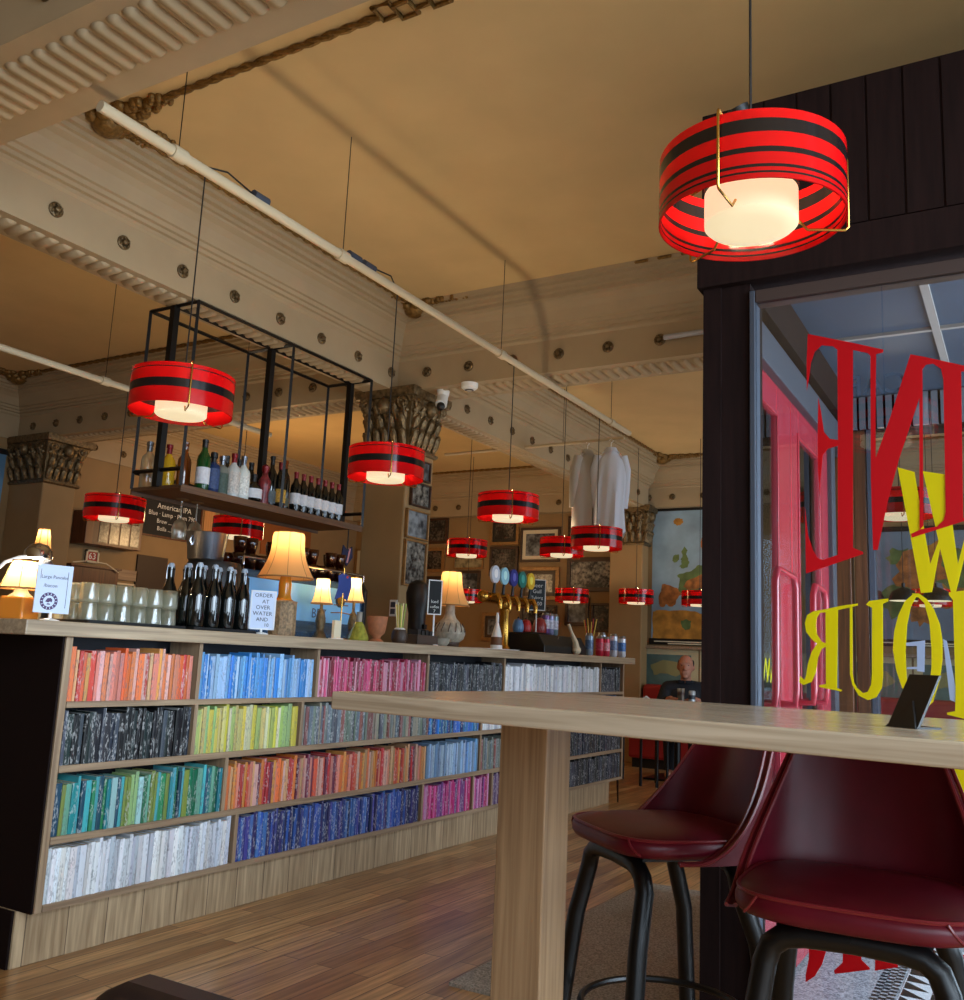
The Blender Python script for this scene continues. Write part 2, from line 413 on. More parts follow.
# leaf-and-dart band running along the cornice
bd = MB()
for i in range(46):
    y = 2.5+.05*i
    bd.cbox((-3.566, y, 3.334), (.03, .036, .026))
for i in range(95):
    bd.cbox((-3.55+.05*i, 4.916, 3.334), (.036, .03, .026))
struct(bd.build('trim_7', M['plaster'], bevel=.004), 'row of small blocks in the ceiling cornice')

# column with capital beside the bar, and the matching pilasters
def capital(name, cx, cy, hx, hy, z0, z1, parent):
    mb = MB(); h = z1-z0
    def ring(z, k, ro=0):
        return [(cx+sx*hx*k, cy+sy*hy*k, z) for sx, sy in ((-1,-1),(1,-1),(1,1),(-1,1))]
    levels = [(0,1.06),(.03,1.12),(.06,1.12),(.08,1.02),(.2,1.03),(.45,1.08),(.7,1.2),(.84,1.32),(.86,1.42),(.93,1.46),(1.0,1.46)]
    vs = []; fs = []
    for q, k in levels: vs += ring(z0+h*q, k)
    for i in range(len(levels)-1):
        for j in range(4): fs.append((i*4+j, i*4+(j+1)%4, (i+1)*4+(j+1)%4, (i+1)*4+j))
    fs.append((3,2,1,0)); b = (len(levels)-1)*4; fs.append((b,b+1,b+2,b+3)); mb.add(vs, fs)
    for ax, s in (('x',1),('x',-1),('y',1),('y',-1)):
        half = hy if ax == 'x' else hx
        def P(u, z, out):
            q = (z-z0)/h; k = 1.03 + .22*max(0, q-.35)
            if ax == 'x': return (cx+s*(hx*k+out), cy+u*half*k, z)
            return (cx+u*half*k, cy+s*(hy*k+out), z)
        for row, (zq, nn, rr, ph) in enumerate(((.1, 5, .036, 0), (.32, 4, .036, .5), (.5, 5, .03, 0))):
            for i in range(nn):
                u = -1 + (2*i+1)/nn if nn != 4 else -.75+.5*i
                zb = z0+h*zq
                mb.tube([P(u, zb, .0), P(u, zb+h*.1, .016), P(u, zb+h*.2, .03), P(u, zb+h*.235, .05), P(u, zb+h*.2, .058)], [rr*.6, rr*.8, rr*.75, rr*.5, rr*.2], 7)
        for e in (-1, 1):
            c = []
            for i in range(20):
                a = i*.55; r = .05*(1-i/24)
                c.append(P(e*.78 + e*math.cos(a)*r/half, z0+h*.76+math.sin(a)*r, .03+.01*i/20))
            mb.tube(c, .014, 6)
        mb.ball(P(0, z0+h*.72, .04), (.05,.05,.06), 10, 8)
        for i in range(9): mb.ball(P(-.9+.225*i, z0+h*.64, .02), (.02,.02,.02), 6, 5)
    return mb.build(name, M['bronze'], parent, smooth=True)
def column(cx, cy, hx, hy, z0, z1, label):
    t = thing('column', label, 'column', (0,0,0)); t['kind'] = 'structure'
    MB().box(cx-hx, cy-hy, 0, cx+hx, cy+hy, z0+.02).build('shaft', M['wallpaint'], t, bevel=.012)
    capital('capital', cx, cy, hx, hy, z0, z1, t); return t
column(-3.80, 5.255, .175, .165, 2.44, BZ+.01, 'square plastered column with bronze leaf capital standing beside the bar')
column(-7.85, 5.26, .25, .17, 2.44, BZ+.01, 'square plastered pier with bronze capital against the wall behind the bar')
column(-3.98, 10.12, .2, .1, 2.42, BZ+.01, 'plastered pilaster with bronze capital between far pictures and map')

# entrance mat, porch floor
tag(MB().box(-1.70, 2.80, 0, -.86, 4.62, .012).build('entrance_mat', mat('grey_mat', (160,152,140), .95, noise=.55, nscale=140)), 'speckled grey entrance mat on the oak floor behind the stools', 'mat')
def porch_floor():
    m, N, L, B = new_mat('porch_tiles')
    tc = N.new('ShaderNodeTexCoord'); v = N.new('ShaderNodeTexVoronoi'); v.inputs['Scale'].default_value = 160
    L.new(tc.outputs['Object'], v.inputs['Vector'])
    r = N.new('ShaderNodeValToRGB'); r.color_ramp.elements[0].color = (.05,.06,.07,1); r.color_ramp.elements[1].color = (.55,.6,.62,1)
    L.new(v.outputs['Color'], r.inputs['Fac'])
    L.new(r.outputs['Color'], B.inputs['Base Color']); B.inputs['Roughness'].default_value = .4
    return m
pf = MB().box(-.80, 2.78, .001, 2.2, 4.76, .008)
pf = struct(pf.build('trim_8', porch_floor()), 'speckled terrazzo floor of the glazed porch')
dark = MB(); pale = MB()
for i in range(26):            # triangles of black and white tile, and a border of small checks
    for j in range(17):
        x = -.44+.09*i; y = 2.82+.09*j + .01
        pale.add([(x,y,.0086),(x+.09,y,.0086),(x+.09,y+.09,.0086),(x,y+.09,.0086)], [(0,1,2,3)])
        dark.add([(x+.004,y+.004,.0092),(x+.086,y+.004,.0092),(x+.004,y+.086,.0092)], [(0,1,2)])
for j in range(78):
    for k in range(3):
        if (j+k) % 2: dark.add([(-.52+.024*k, 2.8+.02*j, .009),(-.496+.024*k, 2.8+.02*j, .009),(-.496+.024*k, 2.82+.02*j, .009),(-.52+.024*k, 2.82+.02*j, .009)], [(0,1,2,3)])
struct(pale.build('white_tile_field', mat('white_tile', (206,214,214), .3), pf)); struct(dark.build('black_tile_field', mat('black_tile', (22,26,30), .3), pf))

# ------------------------------------------------------------------ glazed porch: dark front wall, window, red doors
wr = MB()
wr.box(-.84, 2.75, 0, -.702, 2.90, 2.24); wr.box(-.86, 2.72, 2.24, 3.0, 2.92, 2.36); wr.box(-.85, 2.74, 2.36, 3.0, 2.92, 2.84)
wr.box(-.702, 2.75, 0, 3.0, 2.9, .05); wr.box(1.4, 2.75, .05, 3.0, 2.9, 2.24)
for i in range(40): wr.box(-.85+.1*i, 2.733, 2.37, -.757+.1*i, 2.741, 2.835)
wr.box(-.846, 2.742, 0, -.79, 2.752, 2.24)
wr.box(-.84, 2.92, 2.44, 3.0, 4.95, 2.84); wr.box(-.86, 4.76, 2.25, 3.0, 4.95, 2.84)
wr.box(-.85, 2.92, 2.255, -.72, 4.78, 2.84)
struct(wr.build('wall_right', M['darkwall']), 'dark stained panel wall of the porch above and beside the window')
win = struct(MB().box(-.702, 2.738, .05, -.684, 2.80, 2.212).box(-.684, 2.738, 2.172, 1.4, 2.80, 2.212, 1).box(-.684, 2.738, .05, 1.4, 2.8, .085).box(1.36, 2.738, .085, 1.4, 2.8, 2.172).build('window_1', [M['alu'], mat('brown_window_head', (62,48,44), .5)], bevel=.003), 'tall shop window in the dark porch wall with red and yellow lettering')
struct(MB().box(-.684, 2.748, .085, 1.36, 2.754, 2.172).build('pane', M['glass'], win), 'clear pane carrying mirrored lettering')

# lettering on the pane, the white ones painted reflections, read mirrored from inside (x, z of each outline)
LETTERS = {
 'red_E': [(-0.531,2.051),(-0.406,2.006),(-0.418,1.411),(-0.392,1.399),(-0.392,1.393),(-0.545,1.34),(-0.545,1.465),(-0.545,1.532),(-0.538,1.45),(-0.525,1.407),(-0.512,1.384),(-0.499,1.378),(-0.458,1.392),(-0.453,1.705),(-0.48,1.698),(-0.494,1.681),(-0.502,1.609),(-0.504,1.565),(-0.508,1.638),(-0.507,1.757),(-0.504,1.852),(-0.497,1.81),(-0.49,1.749),(-0.474,1.727),(-0.452,1.722),(-0.449,1.991),(-0.461,2.003),(-0.492,2.01),(-0.512,1.993),(-0.523,1.961),(-0.53,1.91),(-0.536,1.877),(-0.535,1.971)],
 'red_N': [(-0.406,2.006),(-0.325,1.975),(-0.327,1.967),(-0.345,1.964),(-0.351,1.772),(-0.353,1.663),(-0.314,1.772),(-0.256,1.952),(-0.22,1.94),(-0.227,1.904),(-0.238,1.467),(-0.248,1.456),(-0.237,1.824),(-0.294,1.653),(-0.325,1.539),(-0.354,1.404),(-0.366,1.404),(-0.367,1.607),(-0.36,1.961),(-0.367,1.97),(-0.407,1.985)],
 'red_I': [(-0.22,1.94),(-0.091,1.89),(-0.092,1.882),(-0.132,1.887),(-0.142,1.485),(-0.121,1.49),(-0.117,1.484),(-0.267,1.436),(-0.269,1.446),(-0.244,1.458),(-0.205,1.464),(-0.188,1.481),(-0.183,1.503),(-0.176,1.869),(-0.181,1.901),(-0.2,1.918),(-0.218,1.917),(-0.227,1.904)],
 'yellow_W': [(-0.298,1.633),(-0.256,1.617),(-0.225,1.364),(-0.203,1.425),(-0.235,1.618),(-0.179,1.605),(-0.159,1.363),(-0.12,1.506),(-0.111,1.505),(-0.166,1.289),(-0.178,1.289),(-0.2,1.406),(-0.223,1.289),(-0.25,1.286)],
 'yellow_R_stem': [(-0.494,1.24),(-0.461,1.248),(-0.409,1.257),(-0.409,1.251),(-0.461,1.238),(-0.467,1.025),(-0.454,1.02),(-0.457,1.016),(-0.513,1.025),(-0.514,1.03),(-0.496,1.034)],
 'yellow_R_bowl': [(-0.493,1.24),(-0.526,1.234),(-0.544,1.223),(-0.55,1.2),(-0.547,1.175),(-0.532,1.155),(-0.518,1.144),(-0.533,1.12),(-0.543,1.089),(-0.549,1.054),(-0.553,1.042),(-0.565,1.053),(-0.568,1.036),(-0.556,1.028),(-0.534,1.038),(-0.522,1.066),(-0.516,1.105),(-0.506,1.13),(-0.494,1.137),(-0.494,1.145),(-0.506,1.15),(-0.518,1.17),(-0.52,1.195),(-0.518,1.215),(-0.509,1.23),(-0.493,1.231)],
 'yellow_U': [(-0.43,1.251),(-0.423,1.252),(-0.426,1.065),(-0.423,1.043),(-0.416,1.028),(-0.401,1.015),(-0.389,1.019),(-0.38,1.038),(-0.377,1.067),(-0.373,1.245),(-0.388,1.254),(-0.379,1.264),(-0.331,1.271),(-0.331,1.264),(-0.345,1.256),(-0.349,1.068),(-0.353,1.031),(-0.367,1.006),(-0.389,0.997),(-0.412,1.008),(-0.428,1.036),(-0.433,1.064)],
 'yellow_O_right': [(-0.272,1.285),(-0.255,1.285),(-0.236,1.27),(-0.22,1.244),(-0.207,1.205),(-0.202,1.161),(-0.204,1.111),(-0.212,1.057),(-0.23,1.002),(-0.253,0.977),(-0.276,0.981),(-0.282,0.999),(-0.268,0.989),(-0.256,0.991),(-0.238,1.037),(-0.231,1.089),(-0.229,1.136),(-0.232,1.211),(-0.243,1.26),(-0.257,1.275),(-0.267,1.275)],
 'yellow_O_left': [(-0.267,1.285),(-0.29,1.264),(-0.308,1.224),(-0.319,1.181),(-0.323,1.133),(-0.316,1.078),(-0.303,1.034),(-0.283,0.996),(-0.268,0.988),(-0.284,1.019),(-0.291,1.053),(-0.292,1.129),(-0.286,1.2),(-0.275,1.251),(-0.262,1.275),(-0.257,1.283)],
 'yellow_Y': [(-0.183,1.288),(-0.119,1.297),(-0.132,0.958),(-0.159,0.964),(-0.198,0.972),(-0.198,0.977),(-0.179,0.982),(-0.176,1.036),(-0.174,1.268),(-0.183,1.281)],
 'yellow_lower': [(-0.188,0.854),(-0.134,0.859),(-0.142,0.64),(-0.175,0.645),(-0.181,0.732),(-0.162,0.763),(-0.191,0.767)],
 'red_lower': [(-0.191,0.767),(-0.162,0.763),(-0.135,0.778),(-0.136,0.754),(-0.162,0.753),(-0.192,0.745)],
 'red_C': [(-0.549,0.385),(-0.496,0.395),(-0.504,0.348),(-0.517,0.306),(-0.536,0.273),(-0.559,0.254),(-0.559,0.271),(-0.55,0.315)],
 'red_I2': [(-0.461,0.413),(-0.42,0.42),(-0.419,0.336),(-0.399,0.32),(-0.399,0.316),(-0.485,0.289),(-0.487,0.297),(-0.465,0.321)],
 'red_N2': [(-0.383,0.39),(-0.364,0.374),(-0.351,0.348),(-0.332,0.339),(-0.332,0.335),(-0.387,0.316)],
 'red_C2': [(-0.258,0.413),(-0.249,0.405),(-0.246,0.372),(-0.228,0.369),(-0.227,0.364),(-0.253,0.357)],
 'red_I3': [(-0.215,0.42),(-0.204,0.418),(-0.2,0.393),(-0.176,0.392),(-0.176,0.376),(-0.217,0.366)],
 'white_A': [(-0.201,1.166),(-0.192,1.161),(-0.175,1.036),(-0.178,1.005),(-0.19,1.01)],
 'white_I': [(-0.29,1.153),(-0.244,1.161),(-0.248,1.078),(-0.266,1.08),(-0.265,1.085),(-0.29,1.084),(-0.29,1.089),(-0.265,1.091),(-0.264,1.146),(-0.29,1.145)],
}

V_RED = translucent('red_vinyl', (222,12,28), .5, .4)
V_YEL = translucent('yellow_vinyl', (246,232,6), .55, .4)
REFL_WHI = translucent('pale_reflection', (196,210,236), .5, .4)  # reflection of another window's letters, painted on as pale shapes
for pre, nm, m_, y in (('red', 'red_lettering', V_RED, 2.7425), ('yellow', 'yellow_lettering', V_YEL, 2.7455), ('white', 'white_letter_reflection', REFL_WHI, 2.7475)):
    mb = MB()
    for i, (k, poly) in enumerate(LETTERS.items()):
        if k.startswith(pre): mb.prism(poly, lambda u, v, w_: (u, w_, v), y-.0001*i, y+.0008)
    o = mb.build(nm, m_, win); o['label'] = {'red':'red mirrored serif lettering on the glass','yellow':'yellow mirrored lettering reading YOUR','white':'pale blue reflected lettering painted low on the glass'}[pre]
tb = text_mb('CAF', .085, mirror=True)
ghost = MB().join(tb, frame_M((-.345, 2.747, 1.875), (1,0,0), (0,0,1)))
ghost.build('reflected_lettering', mat('sign_reflection', (58,72,92), .5), win)  # reflection of the café sign, painted as letters on the pane

# red double doors in the left side of the porch
def door_leaf(n, y0, y1, p0, p1, label):
    X0, X1 = -.805, -.782
    mb = MB().box(X0, y0, .02, X1, p0, 2.12).box(X0, p1, .02, X1, y1, 2.12).box(X0, p0, 2.0, X1, p1, 2.12).box(X0, p0, .02, X1, p1, .62)
    mb.box(X1, p0-.02, .60, X1+.005, p0, 2.02).box(X1, p1, .60, X1+.005, p1+.02, 2.02).box(X1, p0, 2.0, X1+.005, p1, 2.02).box(X1, p0, .60, X1+.005, p1, .62)
    d = struct(mb.build('door_%d' % n, M['reddoor'], bevel=.004), label)
    MB().box(-.794, p0, .62, -.790, p1, 2.0).build('pane', M['glass'], d)
    q = .05; a, b = (p1+.02-.30, p1+.03) if n == 1 else (p0-.03, p0+.22)
    MB().tube([(X1, a, .95), (X1+.05, a, .95), (X1+.055, a, 1.0), (X1+.055, a, 1.36), (X1+.055, a+.03, 1.40), (X1+.055, b-.03, 1.40), (X1+.055, b, 1.36), (X1+.055, b, 1.0), (X1+.05, b, .95), (X1, b, .95)], .013, 10).build('pull_handle', M['reddoor'], d, smooth=True)
    return d
d1 = door_leaf(1, 2.92, 3.675, 3.04, 3.44, 'red glazed porch door leaf closest to the window')
door_leaf(2, 3.685, 4.44, 3.82, 4.24, 'red glazed porch door leaf further from the window')
tm = text_mb('WA', .12); MB().join(tm, frame_M((-.783, 3.3, 1.06), (0,1,0), (0,0,1))).build('door_lettering', V_YEL, d1)
pt = MB().box(-.82, 2.92, 2.12, -.75, 4.76, 2.25).box(-.82, 4.44, 0, -.76, 4.52, 2.12)
struct(pt.build('trim_9', mat('grey_door_head', (62,62,68), .5), bevel=.004), 'grey frame over the red doors')
fz = MB()
for i in range(46): fz.box(-.79, 2.93+.04*i, 2.25, -.765, 2.958+.04*i, 2.41)
for i in range(60): fz.box(-.76+.04*i, 4.735, 2.25, -.732+.04*i, 4.757, 2.41)
struct(fz.build('trim_10', mat('slatted_frieze', (96,98,102), .5)), 'slatted frieze under the porch ceiling')
pc = struct(MB().box(-.80, 2.80, 2.415, 2.2, 4.76, 2.438).build('trim_11', mat('blue_grey_board', (58,72,88), .5, noise=.12, nscale=3)), 'blue grey panelled porch ceiling')
g = MB()
for y in (3.25, 3.85): g.box(-.8, y, 2.402, 2.2, y+.022, 2.415)
for x in (-.28, .4): g.box(x, 2.8, 2.400, x+.028, 4.76, 2.415)
struct(g.build('ceiling_battens', mat('batten', (150,140,132), .5), pc))
# far side of the porch: brown posts and a clear glazed screen, the room goes on behind it
sc_ = MB().box(-.84, 4.76, 0, -.735, 4.86, 2.25).box(-.72, 4.77, 0, -.66, 4.85, 2.25).box(1.2, 4.76, 0, 1.3, 4.86, 2.25)
so = struct(sc_.build('window_2', M['brownwood'], bevel=.004), 'brown framed glass screen at the back of the porch')
MB().box(-.655, 4.765, 0, -.63, 4.85, 2.25).build('edge_strip', M['alu'], so); MB().box(-.63, 4.80, .06, 1.2, 4.806, 2.25).build('pane', M['glass'], so)
MB().box(-.63, 4.77, 0, 1.2, 4.85, .06).build('sill', M['brownwood'], so)

# ------------------------------------------------------------------ bar with bookshelf front
BX, PX = -2.83, -2.90
BT = 1.12
bar = thing('bar_counter', 'long oak bar with open bookshelves of colour-sorted paperbacks along its front', 'bar counter', (0, 0, 0))
MB().box(-3.72, 1.88, 1.07, -2.80, 7.30, BT).build('worktop', M['counter'], bar, bevel=.004)
MB().box(-3.6, 2.04, 0, PX, 7.04, .178).build('plinth', M['plinth'], bar, bevel=.002)
MB().box(-3.66, 2.056, 0, -3.02, 7.14, 1.07).build('body', mat('bar_body_navy', (20,22,30), .6), bar)
MB().box(-3.70, 2.046, .178, -2.836, 2.054, 1.07).box(-3.70, 2.030, 0, -2.908, 2.039, .178).build('end_panel', mat('dark_end_panel', (20,9,8), .7, spec=.15), bar)
lv = [(.178, .200), (.388, .412), (.618, .642), (.832, .853)]
for a, b in lv: MB().box(-3.02, 2.085, a, BX, 7.115, b).build('shelf_board', M['shelf'], bar, bevel=.0015)
for y0 in (2.056, 7.115): MB().box(-3.02, y0, .178, BX, y0+.026, 1.07).build('side_panel', M['shelfz'], bar, bevel=.0015)
DIV = [[2.664, 3.379, 4.297, 5.158, 6.675], [2.668, 3.295, 4.9, 6.526], [2.857, 4.9, 6.0], [2.942, 4.309, 4.836, 5.06, 6.1]]  # top row first
for r, ys in enumerate(DIV):
    zb = lv[3-r][1]; zt = lv[4-r][0] if r else 1.07
    for y in ys: MB().box(-3.0, y-.009, zb, BX-.004, y+.009, zt).build('divider', M['shelfz'], bar)
MB().tube([(-2.86, 7.12, .18), (-2.86, 7.13, 0)], .006, 6).tube([(-2.86, 7.10, .18), (-2.86, 7.125, .03)], .005, 6).build('hairpin_leg', M['blackmetal'], bar)

# ------------------------------------------------------------------ books
def book_mat(use_attr):
    m, N, L, B = new_mat('paperback_cover_packed' if use_attr else 'paperback_cover')
    tc = N.new('ShaderNodeTexCoord')
    if use_attr:
        a = N.new('ShaderNodeAttribute'); a.attribute_name = 'cover'; colour = a.outputs['Color']
    else:
        a = N.new('ShaderNodeObjectInfo'); colour = a.outputs['Color']
    mp = N.new('ShaderNodeMapping'); mp.inputs['Scale'].default_value = (0, 240, 75)
    L.new(tc.outputs['Object'], mp.inputs['Vector'])
    if not use_attr:
        cx = N.new('ShaderNodeCombineXYZ'); mu = N.new('ShaderNodeMath'); mu.operation = 'MULTIPLY'; mu.inputs[1].default_value = 300
        L.new(a.outputs['Random'], mu.inputs[0])
        for i in range(3): L.new(mu.outputs[0], cx.inputs[i])
        L.new(cx.outputs[0], mp.inputs['Location'])
    n = N.new('ShaderNodeTexNoise'); n.inputs['Scale'].default_value = 1; n.inputs['Detail'].default_value = 2
    L.new(mp.outputs['Vector'], n.inputs['Vector'])
    mp3 = N.new('ShaderNodeMapping'); mp3.inputs['Scale'].default_value = (0, 60, 14)
    L.new(tc.outputs['Object'], mp3.inputs['Vector'])
    if not use_attr: L.new(cx.outputs[0], mp3.inputs['Location'])
    n2 = N.new('ShaderNodeTexNoise'); n2.inputs['Scale'].default_value = 1; n2.inputs['Detail'].default_value = 1
    L.new(mp3.outputs['Vector'], n2.inputs['Vector'])
    r1 = N.new('ShaderNodeValToRGB'); r1.color_ramp.elements[0].position = .50; r1.color_ramp.elements[1].position = .56
    r2 = N.new('ShaderNodeValToRGB'); r2.color_ramp.elements[0].position = .48; r2.color_ramp.elements[1].position = .54
    L.new(n.outputs['Fac'], r1.inputs['Fac']); L.new(n2.outputs['Fac'], r2.inputs['Fac'])
    mm = N.new('ShaderNodeMath'); mm.operation = 'MULTIPLY'; L.new(r1.outputs['Color'], mm.inputs[0]); L.new(r2.outputs['Color'], mm.inputs[1])
    # print in white on dark spines and in dark ink on pale ones
    bw = N.new('ShaderNodeRGBToBW'); L.new(colour, bw.inputs[0])
    gt = N.new('ShaderNodeMath'); gt.operation = 'GREATER_THAN'; gt.inputs[1].default_value = .22; L.new(bw.outputs[0], gt.inputs[0])
    ink = N.new('ShaderNodeMix'); ink.data_type = 'RGBA'; ink.inputs[6].default_value = (.72,.72,.70,1); ink.inputs[7].default_value = (.12,.12,.15,1)
    L.new(gt.outputs[0], ink.inputs[0])
    mx = N.new('ShaderNodeMix'); mx.data_type = 'RGBA'; m3 = N.new('ShaderNodeMath'); m3.operation = 'MULTIPLY'; m3.inputs[1].default_value = .42
    L.new(mm.outputs[0], m3.inputs[0]); L.new(m3.outputs[0], mx.inputs[0]); L.new(colour, mx.inputs[6]); L.new(ink.outputs[2], mx.inputs[7])
    L.new(mx.outputs[2], B.inputs['Base Color']); B.inputs['Roughness'].default_value = .4
    return m
BM, BMP = book_mat(False), book_mat(True)
PAGES = mat('book_pages', (196,178,146), .8)
PAL = {
 'salmon': [('salmon',(222,120,100)),('orange',(232,96,36)),('pale pink',(222,160,146)),('red',(204,54,48)),('amber',(226,150,60)),('coral',(236,128,104)),('tan',(206,156,104)),('orange',(240,118,60))],
 'light blue': [('light blue',(110,172,228)),('sky blue',(70,150,226)),('powder blue',(160,192,226)),('bright blue',(36,130,220)),('pale blue',(146,190,232))],
 'crimson': [('crimson',(190,24,66)),('raspberry',(206,48,100)),('deep pink',(222,70,124)),('rose',(222,140,170)),('dark red',(150,18,48))],
 'black': [('black',(20,22,26)),('charcoal',(40,44,52)),('dark blue',(22,30,52)),('dark green',(22,40,38)),('black',(14,14,18)),('slate',(64,70,84))],
 'white': [('white',(226,232,240)),('off-white',(220,220,218)),('pale grey',(200,208,222)),('white',(236,240,244)),('white',(228,232,240))],
 'yellow': [('pale yellow',(214,208,110)),('lime',(170,196,90)),('yellow',(220,200,60)),('cream',(220,212,160)),('light green',(150,190,110)),('straw',(204,186,104))],
 'grey': [('grey',(126,134,128)),('grey green',(120,138,118)),('slate',(84,92,100)),('beige',(160,150,128)),('grey blue',(108,126,136)),('dull red',(150,84,78))],
 'blue': [('blue',(28,92,190)),('bright blue',(30,124,220)),('navy',(22,44,110)),('teal blue',(36,120,160))],
 'green': [('teal',(20,130,140)),('green',(30,140,86)),('turquoise',(60,170,180)),('sea green',(110,180,150)),('dark teal',(20,76,100)),('light green',(150,196,120)),('emerald',(10,110,70)),('olive green',(130,150,60)),('pale aqua',(160,206,206))],
 'orange': [('orange red',(220,80,44)),('amber',(226,146,58)),('red',(196,44,40)),('salmon',(226,130,104)),('plum',(120,40,66)),('tan',(200,150,100)),('orange',(232,112,40)),('pale pink',(216,160,140))],
 'pale blue': [('pale blue',(140,176,216)),('powder blue',(166,190,214)),('grey blue',(112,144,176)),('light blue',(96,156,214))],
 'dark blue': [('dark blue',(24,54,134)),('navy',(18,34,90)),('royal blue',(34,84,180)),('violet blue',(60,60,150)),('blue',(60,110,190)),('indigo',(44,36,104))],
 'magenta': [('magenta',(196,40,130)),('hot pink',(224,84,160)),('pink',(224,140,190)),('purple',(130,60,140)),('fuchsia',(206,30,110))],
 'mauve': [('mauve',(140,110,140)),('purple',(90,60,110)),('plum',(100,50,90))],
 'bright': [('sky blue',(40,150,220)),('turquoise',(50,170,210)),('blue',(30,110,200))],
}
ROWS = [
 [('salmon',2.087,2.652),('light blue',2.675,3.368),('crimson',3.39,4.286),('black',4.308,5.147),('white',5.169,6.664),('black',6.686,7.11)],
 [('black',2.087,2.657),('yellow',2.679,3.284),('grey',3.306,4.34),('blue',4.34,4.889),('white',4.911,6.1),('crimson',6.1,6.515),('bright',6.537,7.11)],
 [('green',2.087,2.846),('orange',2.868,4.33),('pale blue',4.33,4.889),('grey',4.911,5.98),('black',6.01,7.11)],
 [('white',2.087,2.93),('dark blue',2.953,4.298),('magenta',4.32,4.825),('magenta',4.847,5.05),('mauve',5.071,6.09),('black',6.11,7.11)],
]
SHELFNAME = ['top', 'second', 'third', 'bottom']
ORD = lambda n: '%d%s' % (n, 'th' if 10 <= n % 100 <= 20 else {1:'st',2:'nd',3:'rd'}.get(n % 10, 'th'))
rb = random.Random(11)
allb = []
for r, cells in enumerate(ROWS):
    zb = lv[3-r][1]
    for ci, (pal, y0, y1) in enumerate(cells):
        y = y0 + .002; k = 0; lean = 0
        while True:
            wd = rb.choice((.011,.013,.014,.015,.016,.017,.018,.021,.024)) * 1.06
            if y + wd > y1 - .002: break
            k += 1
            cn, cc = rb.choice(PAL[pal])
            kk = rb.uniform(.9, 1.08); gm = sum(cc)/3; cc = tuple(max(0, min(255, (gm+(c-gm)*rb.uniform(.72, .95))*kk+rb.uniform(-3, 3))) for c in cc)
            allb.append(dict(r=r, pal=pal, n=k, y=y+wd/2, w=wd-.0012, h=rb.choice((.176,.178,.18,.181,.178,.184,.19,.196)) * rb.uniform(.93, .965), d=rb.uniform(.108, .122), c=cn, rgb=cc,
                             x=BX-.005-rb.uniform(0, .007), z=zb, tilt=rb.uniform(-.012, .012), two=(pal in [c[0] for c in cells[:ci]])))
            y += wd
def book_geo(w_, h, d):
    # square-backed paperback: rounded spine towards +X, page block showing at head, tail and fore-edge
    b = .0014; e = .0035
    prof = [(-d, -w_/2), (-.003, -w_/2), (0, -w_/2+min(e, w_*.3)), (0, w_/2-min(e, w_*.3)), (-.003, w_/2), (-d, w_/2)]
    vs = [(x, y, 0) for x, y in prof] + [(x, y, h) for x, y in prof]; n = len(prof)
    fs = [(i, i+1, n+i+1, n+i) for i in range(n-1)]; mi = [0]*(n-1)
    # cover edges and recessed pages
    q = [(-d+b, -w_/2+b), (-.004, -w_/2+b), (-.004, w_/2-b), (-d+b, w_/2-b)]
    k = len(vs); vs += [(x, y, .0015) for x, y in q] + [(x, y, h-.0015) for x, y in q]
    fs += [(k, k+3, k+2, k+1), (k+4, k+5, k+6, k+7), (k, k+4, k+7, k+3)]; mi += [1, 1, 1]
    fs += [(n, n+1, k+5, k+4), (n+1, n+2, n+3, n+4, k+6, k+5), (n+4, n+5, k+7, k+6)]; mi += [0, 0, 0]
    return vs, fs, mi
def book_M(b): return tr(b['x'], b['y'], b['z']) @ Matrix.Rotation(b['tilt'], 4, 'X')
allb.sort(key=lambda b: b['y'] - (0.0 if b['r'] else .1))
near, rest = allb[:300], allb[300:]
for b in near:
    vs, fs, mi = book_geo(b['w'], b['h'], b['d'])
    me = bpy.data.meshes.new('paperback_book'); me.from_pydata(vs, [], fs); me.materials.append(BM); me.materials.append(PAGES)
    me.polygons.foreach_set('material_index', mi)
    o = bpy.data.objects.new('paperback_book', me); COL.objects.link(o); o.matrix_world = book_M(b)
    o.color = (*lin(b['rgb']), 1)
    tag(o, '%s paperback, %s from the left in the %s row, %s shelf' % (b['c'], ORD(b['n']), b['pal'], SHELFNAME[b['r']]), 'book', 'paperbacks on the bar shelves')
vs_, fs_, mi_, cl_ = [], [], [], []
for b in rest:
    vs, fs, mi = book_geo(b['w'], b['h'], b['d']); X = book_M(b); k = len(vs_)
    vs_ += [tuple(X @ Vector(v)) for v in vs]; fs_ += [tuple(k+i for i in f) for f in fs]; mi_ += mi; cl_ += [(*lin(b['rgb']), 1)]*len(vs)
me = bpy.data.meshes.new('paperbacks'); me.from_pydata(vs_, [], fs_); me.materials.append(BMP); me.materials.append(PAGES)
me.polygons.foreach_set('material_index', mi_)
at = me.color_attributes.new('cover', 'FLOAT_COLOR', 'POINT')
at.data.foreach_set('color', [x for c in cl_ for x in c])
o = bpy.data.objects.new('paperbacks', me); COL.objects.link(o)
tag(o, 'remaining colour-sorted paperbacks packed along the far stretch of the bar shelves', 'books', 'paperbacks on the bar shelves', 'stuff')

